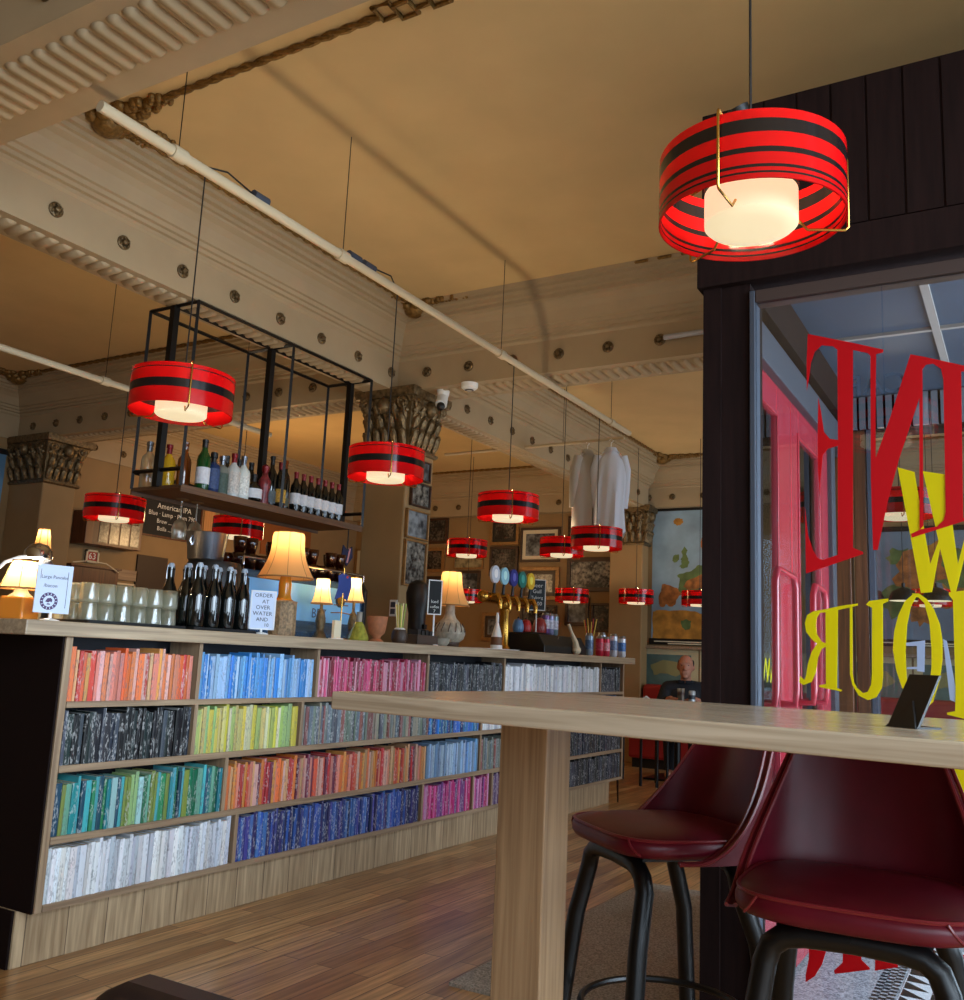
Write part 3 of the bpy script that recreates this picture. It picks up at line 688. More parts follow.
# ------------------------------------------------------------------ high table
TA = math.radians(-5.85); TZ = .98
tb = thing('high_table', 'long oak high table with square posts standing in front of the red stools', 'table', (-1.252, 1.541, 0), TA)
m_ = MB().box(0, 0, TZ-.036, 2.4, .80, TZ); m_.build('tabletop', M['table'], tb, bevel=.004)
for x in (.192, 1.9):
    MB().box(x, .34, 0, x+.122, .44, TZ-.036).build('leg', M['tableleg'], tb, bevel=.003)
ph = thing('display_stand', 'small black slanted display stand on the oak high table', 'display stand', (-.190, 1.700, TZ), math.radians(-35))
MB().prism([(0,0),(.006,0),(.061,.087),(.055,.087)], lambda u, v, w_: (w_, u, v), -.03, .03).build('plate', mat('black_plastic', (18,18,20), .35), ph, bevel=.001)
MB().box(-.03, 0, 0, .03, .055, .003).prism([(-.03,.0),(.03,.0),(.002,.5)], lambda u, v, w_: (u, .055*v-.004+w_, .087*v), 0, .004).build('base_flap', M['black'], ph)

# ------------------------------------------------------------------ stools
def superellipse(a, b, e, n):
    out = []
    for i in range(n):
        t = 2*PI*i/n; c, s = math.cos(t), math.sin(t)
        out.append((a*math.copysign(abs(c)**(2/e), c), b*math.copysign(abs(s)**(2/e), s)))
    return out
def cushion(mb, a, b, z0, z1, dome, e=3.2, n=40):
    base = superellipse(1, 1, e, n); vs = []; fs = []
    h = z1-z0
    rings = [(.90, z0), (.97, z0+h*.12), (1.0, z0+h*.35), (1.0, z0+h*.68), (.985, z0+h*.86), (.955, z1), (.90, z1+dome*.25), (.7, z1+dome*.7), (.4, z1+dome*.95), (.001, z1+dome)]
    for k, z in rings: vs += [(a*k*x, b*k*y, z) for x, y in base]
    for i in range(len(rings)-1):
        for j in range(n): fs.append((i*n+j, i*n+(j+1) % n, (i+1)*n+(j+1) % n, (i+1)*n+j))
    fs.append(tuple(range(n-1, -1, -1)))
    return mb.add(vs, fs)
def stool(label, loc, rot, seat=.675, back=.262):
    # sitter faces -Y; the tub back stands on the +Y side
    t = thing('bar_stool', label, 'bar stool', loc, rot)
    A, B_ = .215, .205; zb = seat-.056
    cushion(MB(), A, B_, zb, seat-.012, .02, e=3.6).build('seat', M['burgundy'], t, smooth=True)
    pp = [(x*.975, y*.975, seat-.013) for x, y in superellipse(A, B_, 3.6, 60)]
    q = MB().tube(pp, .004, 6, closed=True)
    for sx in (-1, 1): q.tube([(sx*A*k, -B_*g*(1-k**3.6)**(1/3.6), z) for k, g, z in ((.72,.985,seat-.014),(.75,1.002,seat-.024),(.79,1.002,seat-.036),(.84,.985,zb+.008))], .003, 6)
    q.build('seat_piping', M['piping'], t, smooth=True)
    # tub back: sheet bent round the rear of the seat, wings sweeping down to the sides
    NA, NZ = 44, 12; PHM = math.radians(112)
    def top(ph):
        a = abs(ph)/PHM
        if a < .35: return back
        q_ = (a-.35)/.65; return -(seat-zb) + (back+(seat-zb))*(1-q_)**2.6
    def pt(ph, v, off):
        zt = seat-.005 + top(ph); z = zb-.006 + max(.004, zt-(zb-.006))*v
        up = max(0, z-seat)/back
        c, s_ = math.sin(ph), math.cos(ph); e = 2.7
        r = 1/((abs(c)**e + abs(s_)**e)**(1/e))
        ax = A+.004+off - .028*up; by = B_+.008+off + .05*up
        return (r*c*ax, r*s_*by, z)
    vs = []; fs = []; W = NZ+1
    for off in (0, .018):
        for i in range(NA+1):
            ph = -PHM + 2*PHM*i/NA
            for k in range(W): vs.append(pt(ph, k/NZ, off if off == 0 else off*(1-.35*(k == NZ))))
    K = (NA+1)*W
    for i in range(NA):
        for k in range(NZ):
            a = i*W+k
            fs.append((a, a+1, a+W+1, a+W)); fs.append((K+a, K+a+W, K+a+W+1, K+a+1))
        fs.append((i*W+NZ, K+i*W+NZ, K+(i+1)*W+NZ, (i+1)*W+NZ)); fs.append((i*W, (i+1)*W, K+(i+1)*W, K+i*W))
    for i in (0, NA):
        for k in range(NZ): fs.append((i*W+k, i*W+k+1, K+i*W+k+1, K+i*W+k))
    MB().add(vs, fs).build('backrest', M['burgundy'], t, smooth=True)
    for off in (.001, .017):
        MB().tube([pt(-PHM+2*PHM*i/60, 1.0, off) for i in range(61)], .0045, 6).build('back_piping', M['piping'], t, smooth=True)
    # bent tube legs: each leg rises, rounds over and runs in under the seat
    zt = zb-.02
    for sx in (-1, 1):
        for sy in (-1, 1):
            k = .115; x1, y1 = sx*.15, sy*(.135 if sy < 0 else .12)
            pts = [(sx*.205, sy*.205, 0), (sx*.187, sy*.182, .22), (sx*.168, sy*.16, .42), (x1, y1, zt-.06), (sx*.138, y1, zt-.028), (sx*.115, y1, zt-.01), (sx*.08, y1, zt-.003), (0, y1, zt)]
            MB().tube(pts, .022, 12).build('leg', M['blackmetal'], t, smooth=True)
    MB().box(-.13, -.13, zt+.004, .13, .13, zb+.004).build('seat_plate', M['black'], t)
    MB().tube([(.2*math.cos(2*PI*i/40), .2*math.sin(2*PI*i/40), .235) for i in range(40)], .009, 8, closed=True).build('foot_ring', M['blackmetal'], t, smooth=True)
    return t
stool('burgundy vinyl bar stool with tub back, closest to the window lettering', (-.305, 1.985, 0), math.radians(3))
stool('burgundy vinyl bar stool turned towards the bar, beside the table post', (-.83, 2.385, 0), math.radians(-41))
# the chair whose dark back just shows at the lower edge of the picture
ch = thing('leather_chair', 'dark brown leather chair whose top edge shows on the floor side nearest the camera', 'chair', (-.585, .43, 0), 0)
cushion(MB(), .21, .21, .40, .46, .02).build('seat', M['leather'], ch, smooth=True)
MB().prism([(-.2,.42),(.2,.42),(.2,.70),(.185,.735),(.15,.752),(-.15,.752),(-.185,.735),(-.2,.70)], lambda u, v, w_: (u, w_, v), .20, .245).build('backrest', M['leather'], ch, smooth=True, bevel=.01)
for sx in (-.17, .17):
    for sy in (-.17, .2): MB().cyl((sx*1.1, sy*1.1, 0), (sx, sy, .42), .014, .02, 10).build('leg', M['brownwood'], ch, smooth=True)

# ------------------------------------------------------------------ red pendants
PEND_LAMP = []
def pendant(label, loc, ztop, group='red banded pendant lamps', many=False, light=1.0, D=.362, wires=True, H=.140):
    R_ = D/2; t = thing('pendant_lamp', label, 'pendant lamp', loc, 0, group)
    z1 = H/2
    if many: bands = [(0,.14,0),(.14,.335,1),(.335,.55,0),(.55,.63,1),(.63,.80,0),(.80,.845,1),(.845,.90,0),(.90,.93,1),(.93,1,0)]
    else: bands = [(0,.10,0),(.10,.125,1),(.125,.40,0),(.40,.62,1),(.62,1,0)]
    mb = MB()
    prof = [(R_, z1-H*bands[0][0])]; mi = []
    for a, b, k in bands: prof.append((R_, z1-H*b)); mi.append(k)
    mb.lathe(prof, 56, mi)
    prof2 = [(R_-.003, z) for r, z in prof]; mb.lathe(prof2, 56, mi)
    mb.lathe([(R_, z1), (R_-.003, z1)], 56, 0).lathe([(R_, -z1), (R_-.003, -z1)], 56, 0)
    mb.build('shade', [M['red'], M['blackband']], t, smooth=True)
    r = .1*D/.4; zl, zh = -z1-.012, z1-.075
    MB().lathe([(.001, zl), (r*.6, zl), (r-.006, zl+.002), (r, zl+.008), (r, zh), (r-.01, zh+.004)], 40).build('diffuser', M['opal'], t, smooth=True)
    MB().lathe([(.001, zh+.012), (r*1.02, zh+.012), (r*1.02, zh+.003), (.001, zh+.003)], 32).build('gallery_ring', M['black'], t)
    if wires:
        for k in range(3):
            a = 2*PI*k/3 + (-PI*.52 if many else math.atan2(-loc[1], -loc[0]) + .12); ca, sa = math.cos(a), math.sin(a); P = lambda q, z: (q*ca, q*sa, z)
            MB().tube([P(.03, zh+.02), P(R_*.6, z1+.006), P(R_+.006, z1+.008), P(R_+.008, z1), P(R_+.008, -z1-.006), P(R_+.002, -z1-.012), P(r+.02, -z1-.012), P(r+.002, zl+.02)], .0028, 6).build('bracket', M['brass'], t, smooth=True)
    MB().cyl((0,0,zh+.01), (0,0,z1+.03), .016, .012, 12).build('lamp_holder', M['black'], t, smooth=True)
    MB().cyl((0,0,z1+.02), (0,0,ztop-loc[2]), .0028, n=6).build('cord', M['black'], t)
    if light:
        point_light('pendant_light', (0, 0, z1-.03), LAMP_W*light, WARM, .04, t)
    return t
PZ = 2.807
for x, y, z, lb, zt in (
  (-2.613, 2.253, 1.95, 'red pendant in front of the bottle rack, closest to the bar end', 2.807),
  (-2.615, 3.507, 1.95, 'red pendant hanging in front of the bronze column capital', 2.807),
  (-2.615, 4.72, 1.941, 'red pendant over the bar right of the column', 2.807),
  (-2.61, 6.01, 1.926, 'red pendant hanging below the white shirts', 2.807),
  (-4.905, 3.792, 1.879, 'red pendant behind the bar above the four portrait posters', 2.65),
  (-4.923, 4.869, 1.911, 'red pendant partly hidden below the bottle rack shelf', 2.65),
  (-4.272, 6.987, 2.015, 'red pendant hanging before the framed pictures beside the column', 3.4),
  (-3.303, 6.896, 1.992, 'red pendant peeking out behind the one below the shirts', 3.4),
  (-4.264, 9.193, 1.774, 'low red pendant in front of the large team photograph', 3.4),
  (-3.531, 9.193, 1.769, 'low red pendant in front of the plain pilaster', 3.4),
  (-5.584, 9.193, 1.764, 'low red pendant glimpsed behind the tall vase lamp', 3.4),
  (-2.856, 9.193, 1.754, 'low red pendant half hidden by the dark porch wall, before the map', 3.4),
  (-0.597, 5.521, 2.001, 'red pendant seen through the shop window behind the red letters', 3.4),
  (-0.763, 9.193, 1.774, 'low red pendant seen through the window beside the yellow letters', 3.4),
  ):
    pendant(lb, (x, y, z), zt, light=.4 if 6 < y < 6.5 else 1.0)
pendant('big red and black banded pendant above the high table', (-0.445, 1.752, 2.007), CZ, many=True, H=.137)
cl = thing('clip_spotlight', 'small black spotlight stub behind the big pendant at the porch wall', 'spotlight', (-.69, 2.735, 2.70))
MB().cyl((0,0,0), (-.03,-.06,.10), .03, .034, 16).build('body', M['black'], cl, smooth=True); MB().cyl((0,.005,-.03), (0,0,.02), .012, n=10).build('bracket', M['black'], cl)

# ------------------------------------------------------------------ pipes and rods under the ceiling
def pipe(label, x, z, y0, y1, hang, r=.022):
    t = thing('ceiling_pipe', label, 'pipe', (x, y0, z))
    MB().cyl((0,0,0), (0,y1-y0,0), r, n=14).build('tube', M['pipe'], t, smooth=True)
    for y in hang:
        MB().cyl((0,y-y0,0), (0,y-y0,CZ-z), .002, n=6).build('hanger_wire', M['blackmetal'], t)
        MB().cyl((0,y-y0-.03,.0), (0,y-y0+.03,0), r*1.35, n=12).build('clamp', M['pipe'], t, smooth=True)
    return t
pp = pipe('long cream pipe hung on wires above the row of red pendants', -2.60, PZ+.01, 1.775, 6.56, (2.11, 3.06, 4.53, 6.2), .02)
for y in (2.49, 3.10, 3.21): MB().cyl((0, y-1.775, .026), (0, y-1.775+.08, .026), .02, n=10).build('junction_box', M['alu'], pp, smooth=True)
MB().tube([(0, 2.25-1.775, .02), (.02, 2.33-1.775, .035), (0, 2.49-1.775, .026)], .0035, 6).build('cable', M['black'], pp, smooth=True)
MB().tube([(0, 3.26-1.775, .03), (.02, 3.4-1.775, .035), (-.01, 3.5-1.775, 0)], .0035, 6).build('cable', M['black'], pp, smooth=True)
p2 = pipe('cream pipe hung on wires in the bay behind the bar', -4.91, 2.655, 2.1, 5.1, (2.62, 3.62, 4.8), .02)
MB().tube([(0,.54,.70), (-.45,.45,.60), (-1.0,.27,.65)], .006, 6).build('cable', M['black'], p2, smooth=True)
rod = thing('clothes_rod', 'thin horizontal rod with two white shirts hanging at its end', 'rod', (-4.6, 7.06, 2.90))
MB().cyl((0,0,0), (1.78,-.05,.0), .013, n=10).build('tube', M['pipe'], rod, smooth=True)
for x in (.5, 1.2): MB().cyl((x,0,0), (x,0,CZ-2.90), .002, n=6).build('hanger_wire', M['blackmetal'], rod)
tag(MB().cyl((-1.80, 5.07, 2.985), (-.9, 5.05, 2.985), .016, n=12).build('grey_tube', mat('pale_grey_tube', (176,178,184), .4), smooth=True), 'pale grey tube standing off the cross beam near the porch wall', 'tube')
ca = thing('security_camera', 'white dome security camera on the beam soffit beside the capital', 'camera', (-3.43, 5.20, BZ-.03))
MB().cyl((0,0,.03), (0,0,-.01), .045, .04, 16).build('base', M['white'], ca, smooth=True)
MB().cyl((0,0,-.01), (.02,-.05,-.085), .036, .04, 16).build('housing', M['white'], ca, smooth=True); MB().ball((.026,-.062,-.1), .03, 12, 8).build('lens', M['black'], ca, smooth=True)
sd = thing('smoke_detector', 'round white smoke detector on the reeded beam soffit', 'smoke detector', (-3.17, 5.12, BZ-.02))
MB().lathe([(.001,-.025),(.04,-.022),(.055,-.01),(.058,.02)], 20).build('housing', M['white'], sd, smooth=True); MB().lathe([(.02,-.03),(.03,-.026)], 16).build('vent_ring', M['alu'], sd)
def shirt(label, loc, rot, wd, ht, m_, seed):
    t = thing('hanging_shirt', label, 'shirt', loc, rot); rd = random.Random(seed)
    NU, NV = 40, 26; vs = []; fs = []
    for j in range(NV+1):
        v = j/NV; z = -.09 - ht*v
        sh = min(1, .32 + (v/.12)*.68) if v < .12 else 1.0
        hw = wd*(.5*sh)*(1 + .06*v); dp = .045 + .05*min(1, v*3)
        for i in range(NU):
            a = 2*PI*i/NU; fold = 1 + (.14*math.sin(5*a+seed) + .10*math.sin(9*a+2*seed+v*3))*min(1, v*2.2)
            vs.append((hw*math.cos(a)*(1+.06*math.sin(7*v+a)), dp*math.sin(a)*fold, z + .03*math.sin(3*a+seed)*v))
    for j in range(NV):
        for i in range(NU): fs.append((j*NU+i, j*NU+(i+1) % NU, (j+1)*NU+(i+1) % NU, (j+1)*NU+i))
    MB().add(vs, fs).build('body', m_, t, smooth=True)
    for s in (-1, 1):
        MB().tube([(s*wd*.40,0,-.13), (s*wd*.50,.01,-.24), (s*wd*.50,.02,-.42), (s*wd*.47,.03,-.56)], [.04,.046,.04,.034], 12).build('sleeve', m_, t, smooth=True)
    MB().lathe([(.045,-.06),(.055,-.085),(.07,-.10)], 20, sy=.8).build('collar', m_, t, smooth=True)
    MB().tube([(-wd*.38,0,-.13), (0,0,-.055), (wd*.38,0,-.13)], .005, 6).tube([(0,0,-.055), (0,0,-.02), (.018,0,.0), (0,0,.017), (-.016,0,.002)], .003, 6).build('hanger', M['white'], t, smooth=True)
    return t
cloth_w = mat('white_cotton', (206,212,224), .85); cloth_g = mat('grey_white_cotton', (176,170,160), .85)
shirt('pale blue white shirt on a hanger, outermost on the rod', (-2.93, 7.0, 2.885), math.radians(25), .24, .70, cloth_w, 2)
shirt('greyish white shirt on a hanger behind the brighter shirt', (-3.15, 7.02, 2.885), math.radians(70), .26, .66, cloth_g, 5)

# ------------------------------------------------------------------ bottle rack over the bar
M['amber'] = mat('amber_glass', (110,52,14), .08, coat=.5); M['green_g'] = mat('green_glass', (16,66,26), .08, coat=.5)
M['dark_g'] = mat('dark_bottle_glass', (10,13,12), .06, coat=.6); M['label'] = mat('paper_label', (206,208,214), .6, noise=.12, nscale=60)
M['foil'] = mat('red_foil', (120,18,24), .35, .3); M['blk'] = M['black']; M['cream'] = mat('cream_paper', (222,208,176), .7)
rk = thing('hanging_rack', 'black steel frame rack of bottles hung from the beam above the bar', 'rack', (0, 0, 0))
RX0, RX1, RY0, RY1, RZ0 = -4.10, -3.73, 3.26, 4.78, 1.865
YM = [3.26, 4.01, 4.78]
def bar_(mb, p, q, r=.009): mb.tube([p, q], r*1.25, 4)
for x in (RX0, RX1):
    for y in YM:
        if y == 4.01 or True: b_ = MB(); bar_(b_, (x,y,RZ0), (x,y,BZ-.012)); b_.build('post', M['blackmetal'], rk)
for y in YM:
    b_ = MB(); b_.box(-3.925, y-.018, RZ0, -3.889, y+.018, BZ); b_.build('hanging_post', M['blackmetal'], rk)
    b_ = MB(); bar_(b_, (RX0,y,BZ-.012), (RX1,y,BZ-.012)); b_.build('top_rail', M['blackmetal'], rk)
for x in (RX0, -3.907, RX1):
    b_ = MB(); bar_(b_, (x,RY0,BZ-.012), (x,RY1,BZ-.012)); b_.build('top_rail', M['blackmetal'], rk)
b_ = MB()
for x in (RX0, RX1): bar_(b_, (x,RY0,RZ0+.09), (x,RY0,RZ0+.09))
bar_(b_, (RX0,RY0,RZ0+.09), (RX1,RY0,RZ0+.09)); bar_(b_, (RX0,RY0,RZ0+.09), (RX0,RY1,RZ0+.09)); bar_(b_, (RX0,RY1,RZ0+.09), (RX1,RY1,RZ0+.09)); b_.build('guard_rail', M['blackmetal'], rk)
MB().box(RX0, RY0, RZ0-.012, RX1, RY1, RZ0+.006).box(RX1-.004, RY0, RZ0-.03, RX1+.006, RY1, RZ0+.008).box(RX0-.006, RY0, RZ0-.03, RX0+.004, RY1, RZ0+.008).build('shelf', wood('rack_board', (70,46,28), (104,72,46), .5, 'Y'), rk)
BOT = {
 'wine': [(.001,0),(.034,.0),(.037,.006),(.037,.17),(.034,.19),(.02,.215),(.0145,.235),(.0145,.27),(.016,.272),(.016,.285),(.001,.285)],
 'spirit': [(.001,0),(.036,0),(.039,.006),(.039,.155),(.034,.175),(.017,.195),(.014,.205),(.014,.235),(.017,.237),(.017,.258),(.001,.258)],
 'square': [(.001,0),(.034,0),(.037,.004),(.037,.15),(.033,.162),(.016,.172),(.013,.18),(.013,.2),(.019,.202),(.019,.228),(.001,.228)],
 'tall': [(.001,0),(.028,0),(.031,.006),(.031,.19),(.026,.215),(.013,.24),(.012,.29),(.015,.292),(.015,.31),(.001,.31)],
 'round': [(.001,0),(.03,0),(.046,.02),(.05,.06),(.043,.1),(.02,.12),(.015,.13),(.015,.15),(.018,.152),(.018,.172),(.001,.172)],
 'figure': [(.001,0),(.03,0),(.032,.01),(.026,.07),(.034,.12),(.036,.15),(.018,.18),(.014,.2),(.02,.21),(.022,.235),(.001,.25)],
}
def bottle(shape, loc, glass, cap, lab, label, group=None, lab_m=None, sc=1.0):
    t = thing('bottle', label, 'bottle', loc, 0, group)
    p = [(r*sc, z*sc) for r, z in BOT[shape]]; k = len(p)-4
    bd_ = MB().lathe(p[:k+1], 18).build('body', glass, t, smooth=True)
    MB().lathe([(p[k][0]+.0012, p[k][1]-.03*sc)] + [(r+.001, z) for r, z in p[k:]], 14).build('cap', cap, t, smooth=True)
    if lab:
        r = max(a for a, b in p)+.0008
        MB().lathe([(r, lab[0]*sc), (r, lab[1]*sc)], 18).build('label', lab_m or M['label'], bd_, smooth=True)
    return t
RB = RZ0+.006
def lm(n, c): return mat('label_'+n, c, .6, noise=.35, nscale=90)
spec = [
 ('spirit', -4.05, 3.31, M['clear'], M['silver'], None, None, 'clear bottle behind the corner post of the rack'),
 ('spirit', -4.0, 3.40, mat('yellow_glass', (196,150,30), .08), M['foil'], None, None, 'yellow bottle with red cap on the rack'),
 ('wine', -3.96, 3.475, M['amber'], M['amber'], None, None, 'brown red bottle beside the green one on the rack'),
 ('wine', -3.80, 3.465, M['green_g'], M['blk'], (.04,.13), None, 'green bottle with square white label on the rack'),
 ('square', -3.81, 3.545, mat('blue_glass', (30,50,90), .1), M['blk'], (.03,.14), lm('navy', (52,70,110)), 'bottle with blue printed label and black cap on the rack'),
 ('square', -3.82, 3.62, mat('smoke_glass', (120,120,110), .1), M['silver'], (.02,.13), lm('green', (64,80,70)), 'square bottle with green grey label on the rack'),
 ('spirit', -3.81, 3.695, mat('white_glass', (190,192,188), .15), M['foil'], (.03,.15), lm('pale', (190,184,176)), 'pale bottle with red cap on the rack'),
 ('spirit', -3.81, 3.77, mat('frosted_glass', (206,212,206), .3), M['silver'], (.03,.14), lm('white', (212,214,208)), 'frosted white bottle on the rack'),
 ('round', -3.81, 3.86, M['dark_g'], M['blk'], (.03,.085), M['label'], 'squat round black bottle with white oval label on the rack'),
 ('figure', -3.81, 3.945, mat('red_pattern_glass', (120,44,48), .3, noise=.5, nscale=60), M['foil'], None, None, 'figure-shaped reddish bottle on the rack'),
 ('tall', -3.82, 4.01, M['dark_g'], M['blk'], (.03,.10), lm('slate', (90,104,110)), 'tall thin black bottle on the rack'),
 ('wine', -3.81, 4.075, M['dark_g'], M['foil'], (.04,.12), lm('gold', (190,150,60)), 'dark bottle with golden yellow label on the rack'),
 ('tall', -3.83, 4.135, M['dark_g'], M['amber'], (.03,.08), lm('olive', (80,84,70)), 'slim dark bottle next to the row of white labelled wines'),
]
for sh, x, y, g_, c_, lb, lmat, txt in spec: bottle(sh, (x, y, RB), g_, c_, lb, txt, 'spirits on the rack', lmat)
for i in range(7):
    bottle('wine', (-3.80, 4.20+.0675*i, RB), M['dark_g'], M['foil'], (.06,.135),
           'red wine bottle with white label, %s from the left of the seven matching ones' % ORD(i+1), 'wine bottles on the rack', M['label'], .88)
for i in range(5):
    bottle('wine', (-4.0, 3.72+.1*i, RB), M['dark_g'] if i % 2 else M['amber'], M['blk'], (.05,.12), 'dark bottle in the back row of the rack, mostly hidden', 'back row of bottles on the rack', lm('b', (110,110,104)))
fl = thing('table_flag', 'small dark blue flag hanging point down under the rack end', 'flag', (-3.74, 4.66, 1.60))
MB().cyl((0,0,0), (0,0,.262), .004, n=6).build('stick', M['black'], fl)
q = MB().prism([(-.055,.06),(0,.0),(.055,.06),(.045,.13),(0,.10),(-.045,.13)], lambda u, v, w_: (w_, u, v), -.004, .004); q.build('cloth', mat('navy_cloth', (22,28,60), .8), fl)
MB().prism([(-.008,.02),(.008,.02),(.03,.115),(.016,.115)], lambda u, v, w_: (w_, u, v), -.005, .005).build('cross_stripe', mat('pale_red_cloth', (190,130,130), .8), fl)

def slim(t, k): t.scale = (k, k, 1)
# ------------------------------------------------------------------ things on the bar
M['shade_c'] = translucent('cream_lampshade', (226,176,112), .5, .8, .2, (255,170,84), .2)
M['shade_b'] = translucent('bright_lampshade', (255,226,160), .5, .8, .2, (255,214,130), .95)
M['terra'] = mat('terracotta', (176,110,70), .7, noise=.2, nscale=30); M['stone'] = mat('mosaic_stone', (142,116,84), .6, noise=.5, nscale=70, bump=.5)
M['ambergl'] = mat('amber_neck', (176,112,28), .15, coat=.5); M['greenlamp'] = mat('yellow_green_glass', (150,150,60), .15, noise=.3, nscale=40, coat=.5)
M['grog'] = mat('grey_ceramic', (150,142,126), .45, noise=.3, nscale=30); M['browncer'] = mat('brown_ceramic', (66,46,32), .5)
def lamp_shade(t, z0, z1, r0, r1, m_, seams=8, power=1.5, waist=0, trim_=True):
    n = 48; k = 10; prof = []
    for i in range(k+1):
        q_ = i/k; r = r0 + (r1-r0)*q_ - waist*math.sin(PI*min(1, q_*1.1))*(1 if q_ < 1 else 0); prof.append((r, z0+(z1-z0)*q_))
    sh_ = MB().lathe(prof, n, wob=lambda a, z: 1+.012*math.cos(seams*a)).build('shade', m_, t, smooth=True)
    ms = M['cream'] if trim_ else m_
    sm = MB()
    for i in range(seams):
        a = 2*PI*i/seams
        sm.tube([(r*1.014*math.cos(a), r*1.014*math.sin(a), z) for r, z in prof], .0016, 5)
    sm.tube([(r0*1.01*math.cos(a), r0*1.01*math.sin(a), z0) for a in [2*PI*i/40 for i in range(40)]], .004, 6, closed=True)
    sm.tube([(r1*1.01*math.cos(a), r1*1.01*math.sin(a), z1) for a in [2*PI*i/40 for i in range(40)]], .003, 6, closed=True)
    sm.build('shade_trim', mat('shade_braid', (150,104,56), .7), sh_, smooth=True)
    MB().ball((0,0,z0+(z1-z0)*.45), (.022,.022,.03), 12, 8).build('bulb', mat('bulb', (255,240,200), .4, emit=(255,222,160), estr=2.0), t, smooth=True)
    if power: point_light('lamp_light', (0, 0, z1-.02), power, WARM, .03, t)
def desk_sign(name, label, loc, rot, w_, h, stem, m_board, lines, ink, border=None, foot=None):
    # double-sided card holder: foot, stem, card; lines = (text, size, x, z)
    t = thing(name, label, 'sign', loc, rot)
    foot = foot or M['white']
    MB().lathe([(.001,0),(.034,0),(.032,.006),(.006,.012),(.005,stem+.004),(.001,stem+.004)], 16).build('stand', foot, t, smooth=True)
    MB().box(-.003, -w_/2, stem, .003, w_/2, stem+h).build('card', m_board, t)
    if border:
        b = .006; mb = MB()
        for y0, y1, z0, z1 in ((-w_/2,w_/2,stem,stem+b),(-w_/2,w_/2,stem+h-b,stem+h),(-w_/2,-w_/2+b,stem,stem+h),(w_/2-b,w_/2,stem,stem+h)): mb.box(-.004, y0, z0, .0045, y1, z1)
        mb.build('border', border, t)
    tx = MB()
    for s_, sz, y, z in lines: tx.join(text_mb(s_, sz), frame_M((.0038, y, stem+z), (0,1,0), (0,0,1)))
    if lines: tx.build('lettering', ink, t)
    return t
INK = mat('dark_ink', (30,30,52), .6); CHALK = mat('chalk', (226,226,220), .8); BOARD = mat('chalkboard', (16,17,18), .7); CARD = mat('white_card', (196,208,232), .5)
sg = desk_sign('card_sign', 'white card with a round badge on a stand at the near end of the bar', (-3.02, 2.115, BT), math.radians(-14), .125, .172, .03, CARD,
   [('Large Pancake', .0165, 0, .128), ('/bacon', .018, -.012, .097)], INK)
bg = MB()
def ringpoly(r): return [(r*math.cos(2*PI*i/28), r*math.sin(2*PI*i/28)) for i in range(28)]
bg.prism(ringpoly(.031), lambda u, v, w_: (w_, u-.012, v+.072), .003, .0036, 0); bg.prism(ringpoly(.020), lambda u, v, w_: (w_, u-.012, v+.072), .0036, .0040, 1)
bg.prism([(-.013,-.003),(-.006,.009),(.006,.011),(.012,.004),(.010,-.005),(.004,-.002),(-.002,-.006)], lambda u, v, w_: (w_, u-.012, v+.073), .0040, .0044, 0)
bg.prism([(-.008,-.012),(.006,-.013),(.003,-.008),(-.005,-.008)], lambda u, v, w_: (w_, u-.012, v+.072), .0040, .0044, 0)
for i in range(14):
    a = 2*PI*i/14; bg.prism([(-.0012,-.003),(.0012,-.003),(.0012,.003),(-.0012,.003)], lambda u, v, w_: (w_, .0255*math.cos(a)+u*math.sin(a)+v*math.cos(a)-.012, .0255*math.sin(a)-u*math.cos(a)+v*math.sin(a)+.072), .0036, .0041, 1)
bg.build('badge', [mat('badge_plum', (74,50,92), .6), CARD], sg)
MB().box(.003, .046, .05, .0036, .0475, .18).box(.003, -.05, .15, .0036, -.0488, .185).build('printed_rule', INK, sg)

ll = thing('table_lamp', 'cream shaded lamp with orange base at the near end of the bar', 'table lamp', (-3.16, 2.085, BT), math.radians(20))
MB().box(-.055, -.055, 0, .055, .055, .085).build('base', mat('orange_glazed_block', (196,120,40), .3, coat=.3), ll, bevel=.008)
MB().lathe([(.05,.085),(.03,.10),(.022,.115),(.022,.14)], 20).build('neck', M['grog'], ll, smooth=True); lamp_shade(ll, .115, .215, .085, .045, M['shade_b'], 6, 4.0)
slim(ll, .88)
al = thing('arc_lamp', 'polished arched lamp with silver dome and little upright shade, near end of the bar', 'table lamp', (-3.42, 2.10, BT))
MB().lathe([(.001,0),(.06,0),(.055,.012),(.01,.02)], 20).build('base', M['silver'], al, smooth=True)
MB().tube([(0,-.0,.015), (0,.0,.1), (0,.025,.17), (0,.075,.225), (0,.13,.25), (0,.19,.262)], .007, 8).build('arm', M['white'], al, smooth=True)
MB().lathe([(.055,.255),(.052,.285),(.034,.308),(.001,.318)], 24, c=(0,.21,0)).build('dome', M['chrome'], al, smooth=True)
point_light('arc_lamp_light', (0, .21, .245), 11, WARM, .02, al)
gp = thing('pepper_grinder', 'dark steel grinder standing behind the white badge card', 'grinder', (-3.40, 2.335, BT))
MB().lathe([(.001,0),(.032,0),(.03,.02),(.022,.11),(.026,.2),(.03,.23),(.02,.25),(.001,.252)], 20).build('body', M['silver'], gp, smooth=True)
ul = thing('table_lamp', 'tiny lit lamp with slim shade above the silver dome', 'table lamp', (-3.62, 2.46, BT))
MB().lathe([(.001,0),(.05,0),(.045,.012),(.008,.02),(.008,.31)], 18).build('base', M['brass'], ul, smooth=True); lamp_shade(ul, .30, .40, .036, .022, M['shade_c'], 6, 1.5)

